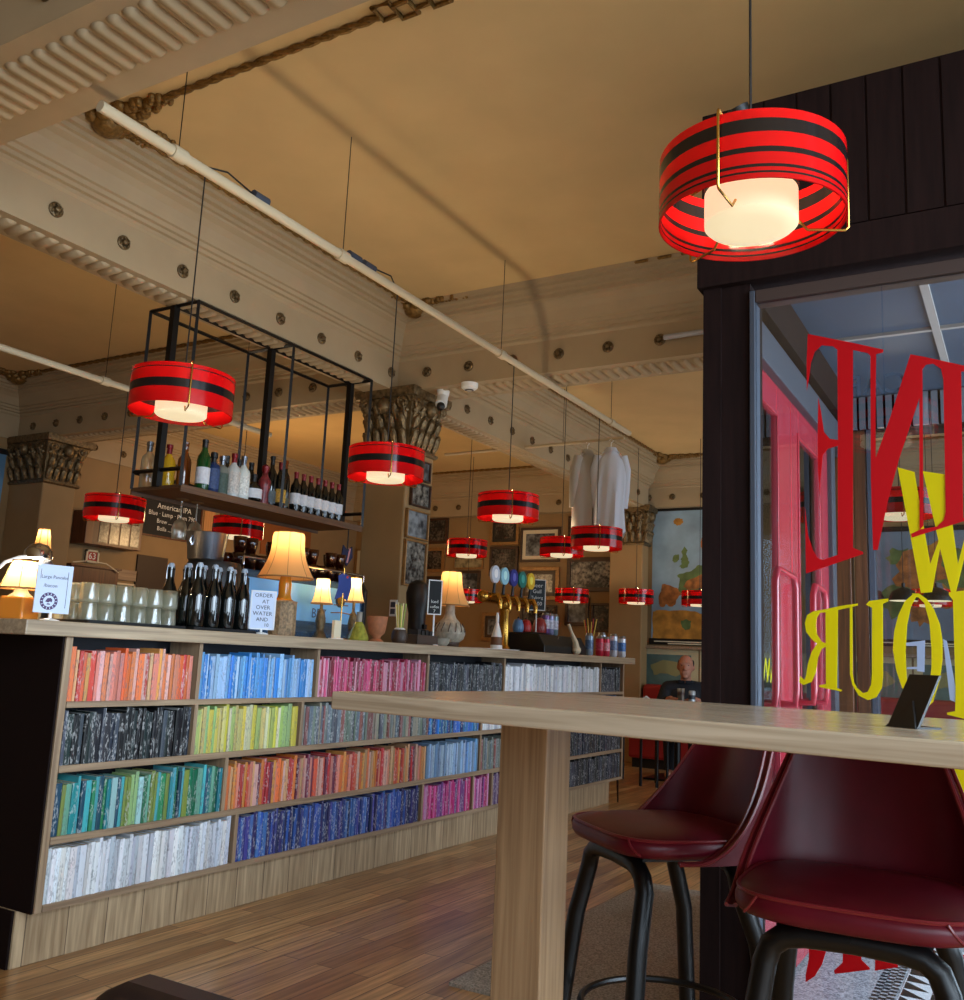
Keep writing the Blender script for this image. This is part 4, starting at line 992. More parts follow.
def tray(label, y0, y1, x0, x1, m_):
    t = thing('tray', label, 'tray', ((x0+x1)/2, (y0+y1)/2, BT)); a, b = (x1-x0)/2, (y1-y0)/2
    MB().box(-a, -b, 0, a, b, .005).build('base', m_, t)
    MB().box(-a, -b, .005, -a+.005, b, .014).box(a-.005, -b, .005, a, b, .014).box(-a, -b, .005, a, -b+.005, .014).box(-a, b-.005, .005, a, b, .014).build('rim', m_, t, bevel=.001)
    return t
tray('black tray carrying the stacked glass tumblers', 2.205, 2.665, -3.20, -2.93, M['black'])
tum = MB().lathe([(.001,.0035),(.0275,.0035),(.030,.0),(.031,.004),(.034,.05),(.0355,.06),(.0355,.072),(.0335,.072),(.0325,.052),(.029,.010),(.001,.012)], 40, wob=lambda a, z: 1+(.03*math.cos(10*a) if .001 < z < .055 else 0))
rib = MB()
tm_ = tum.mesh('glass_tumbler', M['clear'], True)
for lay in range(2):
    for i in range(6 if lay == 0 else 6):
        for j in range(3):
            o = bpy.data.objects.new('glass_tumbler', tm_); COL.objects.link(o)
            o.location = (-3.155+.078*j, 2.25+.0745*i, BT+.0055+.0735*lay+.073); o.rotation_euler = (PI, 0, .3*i)
            tag(o, 'clear tumbler upside down in the two-layer stack of tumblers on the bar', 'glass', 'glass tumblers on the bar')
tray('black tray carrying the dark swing-top bottles', 2.675, 3.03, -3.16, -2.90, M['black'])
sw0 = None
SWP = [(.001,0),(.032,0),(.0345,.006),(.0345,.13),(.031,.16),(.018,.195),(.0145,.215),(.0145,.243),(.0165,.245),(.0165,.254),(.001,.254)]
for r_, x in enumerate((-2.945, -3.03, -3.115)):
    for i in range(4):
        y = 2.72+.085*i+(.02 if r_ == 1 else 0)
        lb = 'dark swing-top bottle in the %s row on its tray, %s from the tumblers' % (('front','middle','rear')[r_], ORD(i+1))
        if sw0 is None:
            sw0 = thing('swing_top_bottle', lb, 'bottle', (x, y, BT+.0055), 0, 'swing-top bottles on the bar')
            MB().lathe(SWP, 20).build('body', M['dark_g'], sw0, smooth=True)
            MB().lathe([(.001,.254),(.013,.254),(.0145,.262),(.010,.272),(.001,.274)], 14).build('stopper', mat('grey_stopper', (150,160,172), .4), sw0, smooth=True)
            MB().tube([(0,.0175,.262),(0,.021,.24),(0,.02,.205),(0,.0,.212),(0,-.02,.205),(0,-.021,.24),(0,-.0175,.262)], .0016, 5).build('wire_bail', M['silver'], sw0)
        else: dup(sw0, (x, y, BT+.0055), .4*i, lb)
bk = thing('black_canister', 'tall black canister carrying the steel ice bucket', 'canister', (-3.36, 3.19, BT))
MB().lathe([(.001,0),(.125,0),(.13,.01),(.135,.30),(.12,.335),(.001,.335)], 28).build('body', M['black'], bk, smooth=True)
MB().tube([(.05,.1,.30),(.08,.145,.27),(.08,.15,.15),(.05,.125,.1)], .012, 8).build('handle', M['black'], bk, smooth=True)
bu = thing('ice_bucket', 'brushed steel ice bucket on top of the black canister', 'bucket', (-3.36, 3.13, BT+.337))
MB().lathe([(.001,0),(.078,0),(.082,.006),(.096,.125),(.099,.13),(.094,.13),(.08,.012),(.001,.012)], 30).build('body', M['silver'], bu, smooth=True)
MB().tube([(0,-.095,.11),(0,-.105,.085),(0,-.09,.065)], .006, 8).tube([(0,.095,.11),(0,.105,.085),(0,.09,.065)], .006, 8).build('handle', M['chrome'], bu, smooth=True)
desk_sign('card_sign', 'white lettered card on a stand beside the big lamp', (-2.94, 3.10, BT), math.radians(-38), .112, .172, .022, CARD,
   [('ORDER', .024, 0, .150), ('AT', .024, .01, .123), ('OVER', .025, 0, .097), ('WATER', .025, 0, .070), ('AND', .024, 0, .044), ('10', .022, .02, .02)], INK, mat('card_edge', (220,222,226), .5))
bl = thing('table_lamp', 'large cream lamp with flared shade and mosaic stone base', 'table lamp', (-3.07, 3.375, BT))
MB().lathe([(.001,0),(.082,0),(.084,.012),(.082,.155),(.086,.165),(.06,.17)], 12).build('base', M['stone'], bl)
MB().lathe([(.06,.17),(.045,.178),(.038,.20),(.04,.25),(.03,.29)], 24).build('neck', M['ambergl'], bl, smooth=True); lamp_shade(bl, .278, .495, .168, .09, M['shade_c'], 8, 2.2, .022)
slim(bl, .78)
ch_ = thing('menu_holder', 'small white card block beside the mosaic lamp', 'card block', (-2.93, 3.61, BT))
MB().box(-.008, -.026, .004, .008, .026, .092).build('card', M['cream'], ch_); MB().lathe([(.001,0),(.04,0),(.036,.006),(.001,.007)], 18).build('base', M['white'], ch_, smooth=True)
fp = thing('flag_stand', 'little blue flag with red cross on a wire stand', 'flag', (-2.98, 3.70, BT))
MB().cyl((0,0,0), (0,0,.36), .0035, n=8).build('pole', M['brass'], fp); MB().lathe([(.001,0),(.035,0),(.03,.008),(.001,.012)], 18).build('base', M['brass'], fp, smooth=True)
MB().tube([(0,-.08,.13),(0,0,.135),(0,.08,.13)], .003, 6).tube([(0,-.06,.17),(0,.05,.172)], .0025, 6).build('cross_wire', M['brass'], fp)
fw = lambda u, v, w_: (w_+.012*math.sin(v*28), u, v)
MB().add(*(lambda g: ([fw(-.052+.0104*i, .335-.017*j-.004*abs(i-5), 0) for j in range(8) for i in range(11)], [(j*11+i, j*11+i+1, (j+1)*11+i+1, (j+1)*11+i) for j in range(7) for i in range(10)]))(0)).build('flag_cloth', mat('blue_cloth', (44,64,130), .8), fp, smooth=True)
MB().prism([(-.005,.21),(.008,.21),(.028,.32),(.014,.32)], lambda u, v, w_: (w_+.012*math.sin(v*28), u, v), .002, .004).build('red_cross', mat('red_cloth', (196,60,50), .8), fp)
ol = thing('glass_lamp', 'conical yellow green glass oil lamp with grey neck on the bar', 'oil lamp', (-2.98, 3.85, BT))
MB().lathe([(.001,0),(.06,0),(.064,.012),(.058,.03),(.03,.085),(.016,.1)], 14).build('body', M['greenlamp'], ol); MB().lathe([(.018,.098),(.018,.145),(.022,.148),(.001,.15)], 14).build('neck', M['grog'], ol, smooth=True)
slim(ol, .85)
gb = thing('goblet', 'wide terracotta goblet on the bar before the espresso machine', 'goblet', (-2.99, 4.02, BT))
MB().lathe([(.001,0),(.042,0),(.044,.008),(.024,.02),(.026,.03),(.05,.05),(.06,.10),(.064,.135),(.058,.135),(.052,.10),(.001,.06)], 26).build('bowl', M['terra'], gb, smooth=True)
slim(gb, .86)
sb = thing('straw_basket', 'round dark basket holding yellow striped paper straws', 'basket', (-2.96, 4.185, BT))
MB().lathe([(.001,0),(.045,0),(.055,.02),(.056,.05),(.045,.075),(.04,.075),(.05,.05),(.001,.012)], 22).build('basket', M['browncer'], sb, smooth=True)
MB().lathe([(.001,.085),(.03,.085),(.042,.075),(.038,.055),(.001,.055)], 18).build('napkin', M['white'], sb, smooth=True)
rd = random.Random(4)
for i in range(11):
    x, y = rd.uniform(-.022,.022), rd.uniform(-.026,.026)
    MB().cyl((x*.6, y*.6, .06), (x*1.3, y*1.5, .212+rd.uniform(-.012,.01)), .0042, n=8).build('straw', mat('straw_%d' % (i % 3), ((224,200,90),(236,226,170),(150,170,80))[i % 3], .6), sb, smooth=True)
slim(sb, .78)
wb = thing('wooden_box', 'low grey wooden caddy holding black napkins on the bar', 'caddy', (-2.98, 4.42, BT))
MB().box(-.05, -.105, 0, .05, .105, .008).box(-.05, -.105, .008, -.044, .105, .055).box(.044, -.105, .008, .05, .105, .055).box(-.05, -.105, .008, .05, -.099, .055).box(-.05, .099, .008, .05, .105, .055).build('box', M['browncer'], wb, bevel=.002)
for i in range(4): MB().box(-.035, -.08+.04*i, .01, .035, -.052+.04*i, .085-.006*(i % 2)).build('napkin', M['black'], wb)
sbw = tag(MB().lathe([(.001,0),(.034,0),(.05,.02),(.055,.045),(.05,.045),(.045,.022),(.001,.008)], 24).build('ceramic_bowl', M['grog'], None, smooth=True, loc=(-2.96, 4.60, BT)), 'small rough grey ceramic bowl beside the black sign', 'bowl')
desk_sign('chalk_sign', 'black chalk sign with white edge on a tall thin stand beside the vase lamp', (-2.95, 4.50, BT), math.radians(-44), .082, .20, .175, BOARD,
   [('Iced', .026, 0, .075), ('coffee', .022, 0, .045), ('7', .026, 0, .02)], CHALK, M['white'])
gr = thing('coffee_grinder', 'tall black rounded coffee grinder behind the black chalk sign', 'coffee grinder', (-3.36, 4.93, BT))
MB().lathe([(.001,0),(.095,0),(.1,.01),(.1,.2),(.13,.27),(.14,.33),(.11,.39),(.04,.415),(.001,.417)], 26).build('body', M['black'], gr, smooth=True); MB().cbox((.105,0,.12), (.04,.05,.03)).build('spout', M['blackmetal'], gr)
slim(gr, .56)
vl = thing('table_lamp', 'cream shaded lamp with round patterned vase base on the bar', 'table lamp', (-3.05, 4.83, BT), .3)
MB().lathe([(.001,0),(.085,0),(.095,.01),(.098,.03)], 26).build('foot', M['browncer'], vl, smooth=True)
MB().lathe([(.098,.03),(.135,.05),(.15,.08),(.14,.115),(.095,.15),(.06,.175),(.045,.20),(.042,.255)], 30).build('vase', M['grog'], vl, smooth=True)
vb = MB()
for i in range(14):
    a = 2*PI*i/14; vb.tube([((.151-.03*abs(j-2)/2)*math.cos(a+.06*(j-2)), (.151-.03*abs(j-2)/2)*math.sin(a+.06*(j-2)), .055+.022*j) for j in range(5)], .004, 5)
vb.build('vase_pattern', M['browncer'], vl, smooth=True); lamp_shade(vl, .25, .455, .175, .088, M['shade_c'], 8, 1.2, .02)
slim(vl, .66)
for y, lb, h in ((3.95,'small bright lamp in front of the espresso machine, beside the big lamp',.33), (4.23,'small bright lamp with bronze base in front of the espresso machine',.36)):
    t = thing('table_lamp', lb, 'table lamp', (-3.32, y, BT))
    MB().lathe([(.001,0),(.06,0),(.055,.015),(.03,.05),(.042,.1),(.03,.15),(.012,.17),(.012,h-.13)], 22).build('base', M['bronze'], t, smooth=True); lamp_shade(t, h-.135, h, .085, .05, M['shade_b'], 6, 1.6, .01)
    slim(t, .68)
em = thing('espresso_machine', 'wide polished espresso machine with painted blue reflection and round badge, cups on top', 'espresso machine', (-3.58, 3.98, BT))
MB().prism([(-.14,.0),(.11,.0),(.11,.05),(.13,.08),(.13,.30),(.10,.345),(-.14,.345)], lambda u, v, w_: (u, w_, v), -.50, .50).build('body', mat('steel_blue_reflection', (96,140,190), .18, .75), em, bevel=.012)
MB().box(.128, -.47, .10, .134, .47, .30).build('back_panel', mat('panel_blue_reflection', (120,186,244), .25, .1), em, bevel=.002)  # daylight mirrored in the polished steel is painted in as blue
for y in (-.51, .51): MB().prism([(-.15,0),(.12,0),(.12,.06),(.145,.09),(.145,.31),(.11,.36),(-.15,.36)], lambda u, v, w_: (u, w_, v), y-.012, y+.012).build('side_cheek', M['blackmetal'], em, bevel=.004)
MB().tube([(.12,-.5,.36),(.12,-.5,.40),(.12,.5,.40),(.12,.5,.36)], .007, 8).build('cup_rail', M['chrome'], em, smooth=True)
bz = MB().join(text_mb('BEZ', .075), frame_M((.1355,.10,.145), (0,1,0), (0,0,1))); bz.build('lettering', mat('steel_letter', (40,60,96), .4), em)
eb = MB(); eb.prism(ringpoly(.042), lambda u, v, w_: (w_, u+.28, v+.235), .134, .138, 0); eb.prism(ringpoly(.03), lambda u, v, w_: (w_, u+.28, v+.235), .138, .1395, 1)
eb.build('badge', [mat('badge_rim', (30,34,44), .4), M['brass']], em)
cupm = MB().lathe([(.001,.002),(.022,.002),(.024,.0),(.034,.055),(.036,.085),(.034,.085),(.032,.055),(.02,.008),(.001,.008)], 18)
lamplit_glass = glassy('lamplit_brown_glass', (.62,.36,.18), 2.2, .05, .30, (120,66,30))  # plain glass cups; brown cast of the warm lamps put into the tint
cm = cupm.mesh('coffee_glass', lamplit_glass, True)
for lay in range(2):
    for i in range(11):
        for j in range(2):
            if lay and (i+j) % 3 == 0: continue
            o = bpy.data.objects.new('coffee_glass', cm); COL.objects.link(o); o.location = (-3.66+.085*j, 3.56+.083*i, BT+.346+.0855*lay)
            tag(o, 'coffee glass with lamplit brown painted in, among those stacked on top of the espresso machine', 'glass', 'coffee glasses on the espresso machine')
# beer tap tower
bt = thing('beer_tap_tower', 'brass T-shaped beer tap tower with five coloured badges on the bar', 'beer tap', (-3.16, 5.72, BT))
MB().lathe([(.001,0),(.052,0),(.055,.012),(.042,.03),(.034,.045),(.034,.26),(.04,.27),(.04,.30)], 26).build('column', M['brass'], bt, smooth=True)
MB().tube([(0,-.31,.355),(0,.31,.355)], .042, 18).ball((0,-.31,.355), .042, 16, 10).ball((0,.31,.355), .042, 16, 10).ball((0,0,.325), (.055,.06,.06), 16, 10).build('crossbar', M['brass'], bt, smooth=True)
for i, (c, nm) in enumerate((((206,214,226),'pale'),((150,206,226),'aqua'),((44,50,140),'blue'),((20,120,110),'green'),((232,190,50),'yellow'))):
    y = -.26+.13*i
    MB().tube([(.03,y,.355),(.085,y,.36),(.105,y,.325),(.105,y,.275)], [.024,.022,.018,.013], 10).build('spout', M['brass'], bt, smooth=True)
    h = MB().tube([(.05,y,.38),(.055,y,.45)], [.012,.009], 10).build('tap_handle', M['blackmetal'], bt, smooth=True)
    q = MB().prism([(.058*math.cos(2*PI*k/24), .06*math.sin(2*PI*k/24)) for k in range(24)], lambda u, v, w_: (.055+w_, y+u, .505+v), -.008, .008, 0)
    q.prism([(.024*math.cos(2*PI*k/16), .03*math.sin(2*PI*k/16)) for k in range(16)], lambda u, v, w_: (.055+w_, y+u, .51+v), .008, .010, 1)
    q.build('badge', [mat('badge_'+nm, c, .3, coat=.4), mat('badge_centre_'+nm, tuple(min(255, x+60) for x in c), .4)], h)
    h['label'] = nm + ' badge tap handle'
wbt = thing('spray_bottle', 'white conical bottle with brown label beside the tap tower', 'bottle', (-3.05, 5.42, BT))
MB().lathe([(.001,0),(.062,0),(.065,.01),(.06,.08),(.03,.15),(.014,.185),(.014,.21),(.001,.212)], 22).build('body', M['white'], wbt, smooth=True)
MB().lathe([(.018,.185),(.018,.22),(.01,.245),(.001,.247)], 14).build('cap', M['white'], wbt, smooth=True); MB().lathe([(.0635,.03),(.061,.085)], 22).build('label', mat('brown_label', (110,72,44), .6), wbt, smooth=True)
slim(wbt, .62)
tag(MB().box(-.15, -.2, 0, .15, .2, .004).box(-.10, -.16, .004, .16, .20, .007).build('paper_sheets', M['white'], None, loc=(-3.05, 5.25, BT)), 'loose white sheets of paper lying on the bar beside the tap tower', 'paper')
bx = thing('till_unit', 'low black till unit on the bar beside the tap tower', 'till', (-3.08, 6.25, BT))
MB().prism([(-.15,0),(.15,0),(.15,.05),(.10,.13),(-.15,.14)], lambda u, v, w_: (u, w_, v), -.36, .36).build('body', M['black'], bx, bevel=.006)
MB().box(-.02, -.36, .137, .06, -.06, .142).build('key_pad', M['blackmetal'], bx); MB().tube([(.14,-.2,.02),(.11,-.05,.12)], .003, 5).build('cable', M['silver'], bx)
for y, c, nm in ((5.94,(90,130,170),'grey blue'), (6.06,(186,40,36),'red'), (6.28,(150,44,40),'dark red')):
    r = .055 if nm != 'dark red' else .07
    kb = thing('sugar_shaker', '%s round topped shaker on the black till unit' % nm, 'shaker', (-3.17, y, BT+.14))
    MB().lathe([(.001,0),(r*.85,0),(r,.02),(r,r*.9),(r*.7,r*1.55),(.001,r*1.8)], 20).build('body', mat('shaker_'+nm.replace(' ','_'), c, .35), kb, smooth=True)
    MB().ball((0,0,r*1.8), r*.2, 10, 6).build('knob', M['blackmetal'], kb, smooth=True)
    slim(kb, .75)
scp = thing('ice_scoop', 'pale wavy scoop leaning on the front of the black till unit', 'scoop', (-2.91, 6.33, BT), 0)
MB().tube([(0,.05,.03),(.0,.03,.09),(-.02,.0,.16),(-.04,-.015,.22)], [.03,.022,.012,.012], 10).build('handle', M['cream'], scp, smooth=True); MB().ball((0,.055,.033), (.03,.045,.033), 12, 8).build('bowl', M['cream'], scp, smooth=True)
desk_sign('chalk_sign', 'dark green chalk sign with white edge on a thin stand above the till', (-3.16, 6.20, BT+.14), math.radians(-52), .13, .23, .17, mat('green_chalkboard', (26,40,46), .6),
   [('Beer', .045, 0, .185), ('Gull', .04, 0, .14), ('Tuborg', .03, 0, .095), ('1200', .04, 0, .05)], CHALK, M['white'])
CANP = [(.001,.002),(.024,0),(.0325,.008),(.0325,.108),(.027,.118),(.026,.122),(.001,.12)]
def can(loc, c, lb, h=1.0, c2=(220,222,226)):
    t = thing('drink_can', lb, 'can', loc, random.random()*2, 'drink cans on the bar')
    MB().lathe([(r, z*h) for r, z in CANP[1:4]], 20).build('body', mat('can_paint', c, .3, .3), t, smooth=True)
    MB().lathe([(r, z*h) for r, z in CANP[3:]], 20).build('lid', M['silver'], t, smooth=True); MB().lathe([(.0328,.035*h),(.0328,.085*h)], 20).build('label', mat('can_band', c2, .35, noise=.4, nscale=80), t, smooth=True)
for x, y, c, lb, h, c2 in ((-2.95,6.70,(150,176,200),'pale blue can first in the row at the far end of the bar',1.4,(90,120,160)), (-2.90,6.79,(196,36,60),'bright red can beside the pale blue one at the bar end',1.25,(200,60,80)),
      (-2.88,6.865,(206,60,84),'pinkish red can in the row at the bar end',1.25,(220,150,160)), (-2.95,6.95,(206,212,226),'tall white can behind the red cans at the bar end',1.55,(150,160,190)),
      (-2.88,7.02,(216,220,232),'tall white can with blue print at the bar end',1.5,(120,140,180)), (-2.95,7.12,(120,160,200),'blue can second from the bar end',1.3,(220,226,236)), (-2.88,7.20,(226,230,238),'white can with blue letters right at the bar end',1.4,(70,120,190))):
    can((x, y, BT), c, lb, h, c2)
for i, (c, nm) in enumerate((((130,90,150),'purple'), ((150,150,190),'lilac'), ((130,150,160),'grey blue'))):
    can((-3.19, 6.42+.075*i, BT+.14), c, '%s can standing on the black till unit' % nm, 1.35, (200,196,210))
gar = thing('straw_pot', 'clump of yellow and red paper straws in a pot behind the red cans', 'straw pot', (-3.02, 6.87, BT))
MB().lathe([(.001,0),(.03,0),(.034,.13),(.03,.13),(.026,.01),(.001,.01)], 16).build('pot', M['browncer'], gar, smooth=True)
for i in range(9):
    a = i*2.4; MB().cyl((.012*math.cos(a), .012*math.sin(a), .05), (.05*math.cos(a), .06*math.sin(a), .27+.01*(i % 3)), .004, n=7).build('straw', mat('garnish_straw', ((220,190,80),(200,50,40))[i % 2], .6), gar, smooth=True)

# ------------------------------------------------------------------ pictures and signs on the walls
def photo_mat(i, a, b, sc_, bias):
    m, N, L, B = new_mat('old_photo_%d' % i)
    tc = N.new('ShaderNodeTexCoord'); n = N.new('ShaderNodeTexNoise'); n.inputs['Scale'].default_value = sc_; n.inputs['Detail'].default_value = 3
    n2 = N.new('ShaderNodeTexNoise'); n2.inputs['Scale'].default_value = sc_*.2; n2.inputs['Detail'].default_value = 4
    oi = N.new('ShaderNodeObjectInfo'); mu0 = N.new('ShaderNodeMath'); mu0.operation = 'MULTIPLY'; mu0.inputs[1].default_value = 40; L.new(oi.outputs['Random'], mu0.inputs[0])
    ad = N.new('ShaderNodeVectorMath'); ad.operation = 'ADD'; L.new(tc.outputs['Object'], ad.inputs[0]); L.new(mu0.outputs[0], ad.inputs[1])
    L.new(ad.outputs[0], n.inputs['Vector']); L.new(ad.outputs[0], n2.inputs['Vector'])
    mu = N.new('ShaderNodeMath'); mu.operation = 'MULTIPLY'; L.new(n.outputs['Fac'], mu.inputs[0]); L.new(n2.outputs['Fac'], mu.inputs[1])
    r = N.new('ShaderNodeValToRGB'); r.color_ramp.elements[0].position = bias; r.color_ramp.elements[1].position = bias+.2
    r.color_ramp.elements[0].color = (*lin(a), 1); r.color_ramp.elements[1].color = (*lin(b), 1)
    L.new(mu.outputs[0], r.inputs['Fac']); L.new(r.outputs['Color'], B.inputs['Base Color']); B.inputs['Roughness'].default_value = .25
    return m
PH = [photo_mat(0, (40,37,36), (150,146,136), 30, .18), photo_mat(1, (34,30,28), (110,100,88), 36, .20), photo_mat(2, (46,48,52), (140,146,150), 16, .17), photo_mat(3, (56,58,44), (168,154,116), 12, .15)]
def picture(label, axis, base, a0, a1, z0, z1, fr, ph_, mount=None, fw=.035, group='framed pictures on the far wall', cat='picture', s=-1):
    # axis 'y': hangs on a wall facing -Y at y=base; axis 'x': on a wall facing +X at x=base
    ca, cz = (a0+a1)/2, (z0+z1)/2; hw, hh = (a1-a0)/2, (z1-z0)/2
    t = thing('framed_picture', label, cat, (ca, base, cz) if axis == 'y' else (base, ca, cz), 0, group)
    P = (lambda mb, u0, v0, u1, v1, d0, d1, mi=0: mb.box(u0, -d1, v0, u1, -d0, v1, mi)) if axis == 'y' else (lambda mb, u0, v0, u1, v1, d0, d1, mi=0: mb.box(d0, u0, v0, d1, u1, v1, mi))
    m = MB(); P(m, -hw,-hh,hw,-hh+fw,0,.028); P(m, -hw,hh-fw,hw,hh,0,.028); P(m, -hw,-hh+fw,-hw+fw,hh-fw,0,.028); P(m, hw-fw,-hh+fw,hw,hh-fw,0,.028)
    m.build('frame', fr, t, bevel=.004)
    k = fw
    if mount:
        m = MB(); P(m, -hw+fw*.8,-hh+fw*.8,hw-fw*.8,hh-fw*.8,.004,.010); m.build('mount', mount, t); k = fw + min(hw, hh)*.22
    m = MB(); P(m, -hw+k,-hh+k,hw-k,hh-k,.005,.013); m.build('print', ph_, t)
    return t
W = 10.27
for a0,a1,z0,z1,fr,p_,mt,fw,lb in (
  (-6.94,-6.57,2.53,2.88,'frame_d',1,None,.04,'dark framed team photograph high beside the column'),
  (-6.95,-6.60,2.15,2.48,'frame_g',1,None,.045,'gilt framed photograph beside the column, under the dark framed one'),
  (-5.935,-5.51,2.49,2.835,'frame_g',1,'black',.04,'gilt framed photograph of two dark figures under the ceiling pendant row'),
  (-5.92,-5.51,2.10,2.475,'frame_d',1,None,.035,'dark framed group photograph right of the small landscape'),
  (-5.486,-4.935,2.27,2.70,'frame_d',2,'cream',.03,'photograph of a pale building front in a thin dark frame'),
  (-5.465,-4.93,1.80,2.21,'frame_g',0,'frame_d',.05,'deep gilt framed portrait behind the beer taps'),
  (-4.83,-4.53,2.53,2.83,'frame_d',0,'cream',.03,'small framed photograph half behind the hanging shirts'),
  (-4.83,-4.20,1.905,2.315,'frame_d',0,None,.05,'large team photograph in a brown frame next to the pilaster'),
  (-6.46,-6.01,2.19,2.36,'frame_g',3,None,.02,'narrow landscape photograph in a gilt frame'),
  (-6.42,-6.05,1.79,2.17,'frame_d',2,None,.035,'dark picture under the narrow landscape'),
  (-5.99,-5.64,1.28,1.64,'frame_g',2,'frame_d',.045,'gold brown framed picture low behind the spray bottle'),
  (-4.50,-4.22,1.43,1.77,'frame_d',1,None,.03,'reddish framed picture low by the pilaster'),
  (-4.84,-4.53,1.50,1.86,'frame_d',2,None,.04,'dark picture under the large team photograph'),
  (-6.95,-6.60,1.72,2.10,'frame_d',2,None,.04,'dark picture low beside the column, behind the vase lamp'),
  (-5.45,-4.95,1.36,1.74,'frame_d',1,None,.04,'brown framed picture low behind the black till')):
    picture(lb, 'y', W, a0, a1, z0, z1, M[fr], PH[p_], M[mt] if mt else None, fw)
def board(name, label, cat, axis, base, a0, a1, z0, z1, m_board, lines, ink, frame=None, group=None):
    ca, cz = (a0+a1)/2, (z0+z1)/2; hw, hh = (a1-a0)/2, (z1-z0)/2
    t = thing(name, label, cat, (ca, base, cz) if axis == 'y' else (base, ca, cz), 0, group)
    (MB().box(-hw, -.02, -hh, hw, 0, hh) if axis == 'y' else MB().box(0, -hw, -hh, .02, hw, hh)).build('panel', m_board, t, bevel=.003)
    if frame:
        mb = MB(); f = .018
        for u0,v0,u1,v1 in ((-hw,-hh,hw,-hh+f),(-hw,hh-f,hw,hh),(-hw,-hh,-hw+f,hh),(hw-f,-hh,hw,hh)):
            mb.box(*((u0,-.03,v0,u1,0,v1) if axis == 'y' else (0,u0,v0,.03,u1,v1)))
        mb.build('frame', frame, t)
    tx = MB()
    for s_, sz, u, v in lines:
        tx.join(text_mb(s_, sz), frame_M((u, -.0215, v), (1,0,0), (0,0,1)) if axis == 'y' else frame_M((.0215, u, v), (0,1,0), (0,0,1)))
    if lines: tx.build('lettering', ink, t)
    return t
XW = -8.10
board('enamel_sign', 'cream wall sign with small red emblem and dark words left of the column', 'sign', 'y', W, -8.06, -7.60, 2.07, 2.48, mat('cream_sign', (206,196,166), .5), [('Bryggt', .10, 0, .03), ('og til', .08, 0, -.06), ('Islands', .08, 0, -.14)], mat('maroon_ink', (88,34,30), .6), M['frame_g'])
es = MB().prism([(.035*math.cos(2*PI*i/20), .035*math.sin(2*PI*i/20)) for i in range(20)], lambda u, v, w_: (-7.83+u, W-w_, 2.42+v), .02, .024)
o = es.build('emblem', mat('emblem_red', (190,40,34), .5)); o.parent = bpy.data.objects['enamel_sign']; o.matrix_parent_inverse = Matrix.Translation((7.83, -W, -2.275))
board('chalkboard', 'wall chalkboard with handwritten drinks list under the bottle rack', 'chalkboard', 'x', XW, 6.58, 7.42, 2.19, 2.70, BOARD,
  [('Icelandic', .12, 0, .18), ('American IPA', .085, .02, .085), ('Blue · Lamp · Plum 790', .07, 0, .0), ('Brew ......  690', .065, -.02, -.08), ('Bolla .....  990', .065, -.02, -.16)], CHALK, M['brownwood'])
pc_ = thing('wall_cabinet', 'brown wall cabinet with a row of portrait posters on its front', 'cabinet', (XW, 6.13, 2.155))
MB().box(0, -.34, -.165, .22, .33, .165).build('body', M['brownwood'], pc_, bevel=.004)
for i in range(4):
    q = MB().box(.22, -.19+.125*i, -.135, .225, -.085+.125*i, .125).build('poster', PH[0], pc_)
board('exit_sign', 'small red sign with white figures on the wall under the poster cabinet', 'sign', 'x', XW, 5.97, 6.12, 1.826, 1.954, mat('sign_red', (160,24,26), .5), [('63', .09, 0, 0)], M['white'], M['cream'])
bc = thing('wall_cupboard', 'low brown cupboard on the wall behind the tumblers with a string of wire over it', 'cupboard', (XW, 5.93, 1.64))
MB().box(0, -.27, -.14, .25, .27, .12).build('body', M['brownwood'], bc, bevel=.006); MB().box(0, -.29, .12, .27, .29, .14).build('top', M['brownwood'], bc)
MB().tube([(.26,-.27,.15),(.27,-.1,.18),(.27,.1,.17),(.27,.25,.10)], .006, 6).build('wire', M['cream'], bc, smooth=True)
board('green_poster', 'green landscape poster with pink corner on the wall behind the tumblers', 'poster', 'x', XW, 6.26, 6.60, 1.43, 1.66, mat('poster_green', (84,112,92), .6, noise=.35, nscale=14), [], CHALK, M['cream'])
board('wooden_plank', 'pale wooden shelf back on the wall above the green poster', 'plank', 'x', XW, 6.24, 6.62, 1.69, 1.80, M['shelf'], [], CHALK)
board('leaning_board', 'dark brown leaning panel on the wall below the chalkboard', 'panel', 'x', XW, 6.60, 7.0, 1.55, 1.98, mat('panel_brown', (62,44,26), .6), [], CHALK)
board('wooden_post', 'upright pale wooden board right of the chalkboard', 'plank', 'x', XW, 7.46, 7.62, 2.2, 2.76, wood('pale_board', (170,118,66), (206,150,92), .5, 'Z'), [], CHALK)
board('olive_panel', 'olive green panel on the wall behind the big lamp', 'panel', 'x', XW, 7.70, 8.30, 2.35, 2.82, mat('olive', (104,98,36), .6), [], CHALK)
board('orange_panel', 'warm orange panel on the wall behind the espresso machine', 'panel', 'x', XW, 8.4, 9.3, 2.2, 2.7, mat('orange_panel', (150,84,30), .6), [], CHALK)
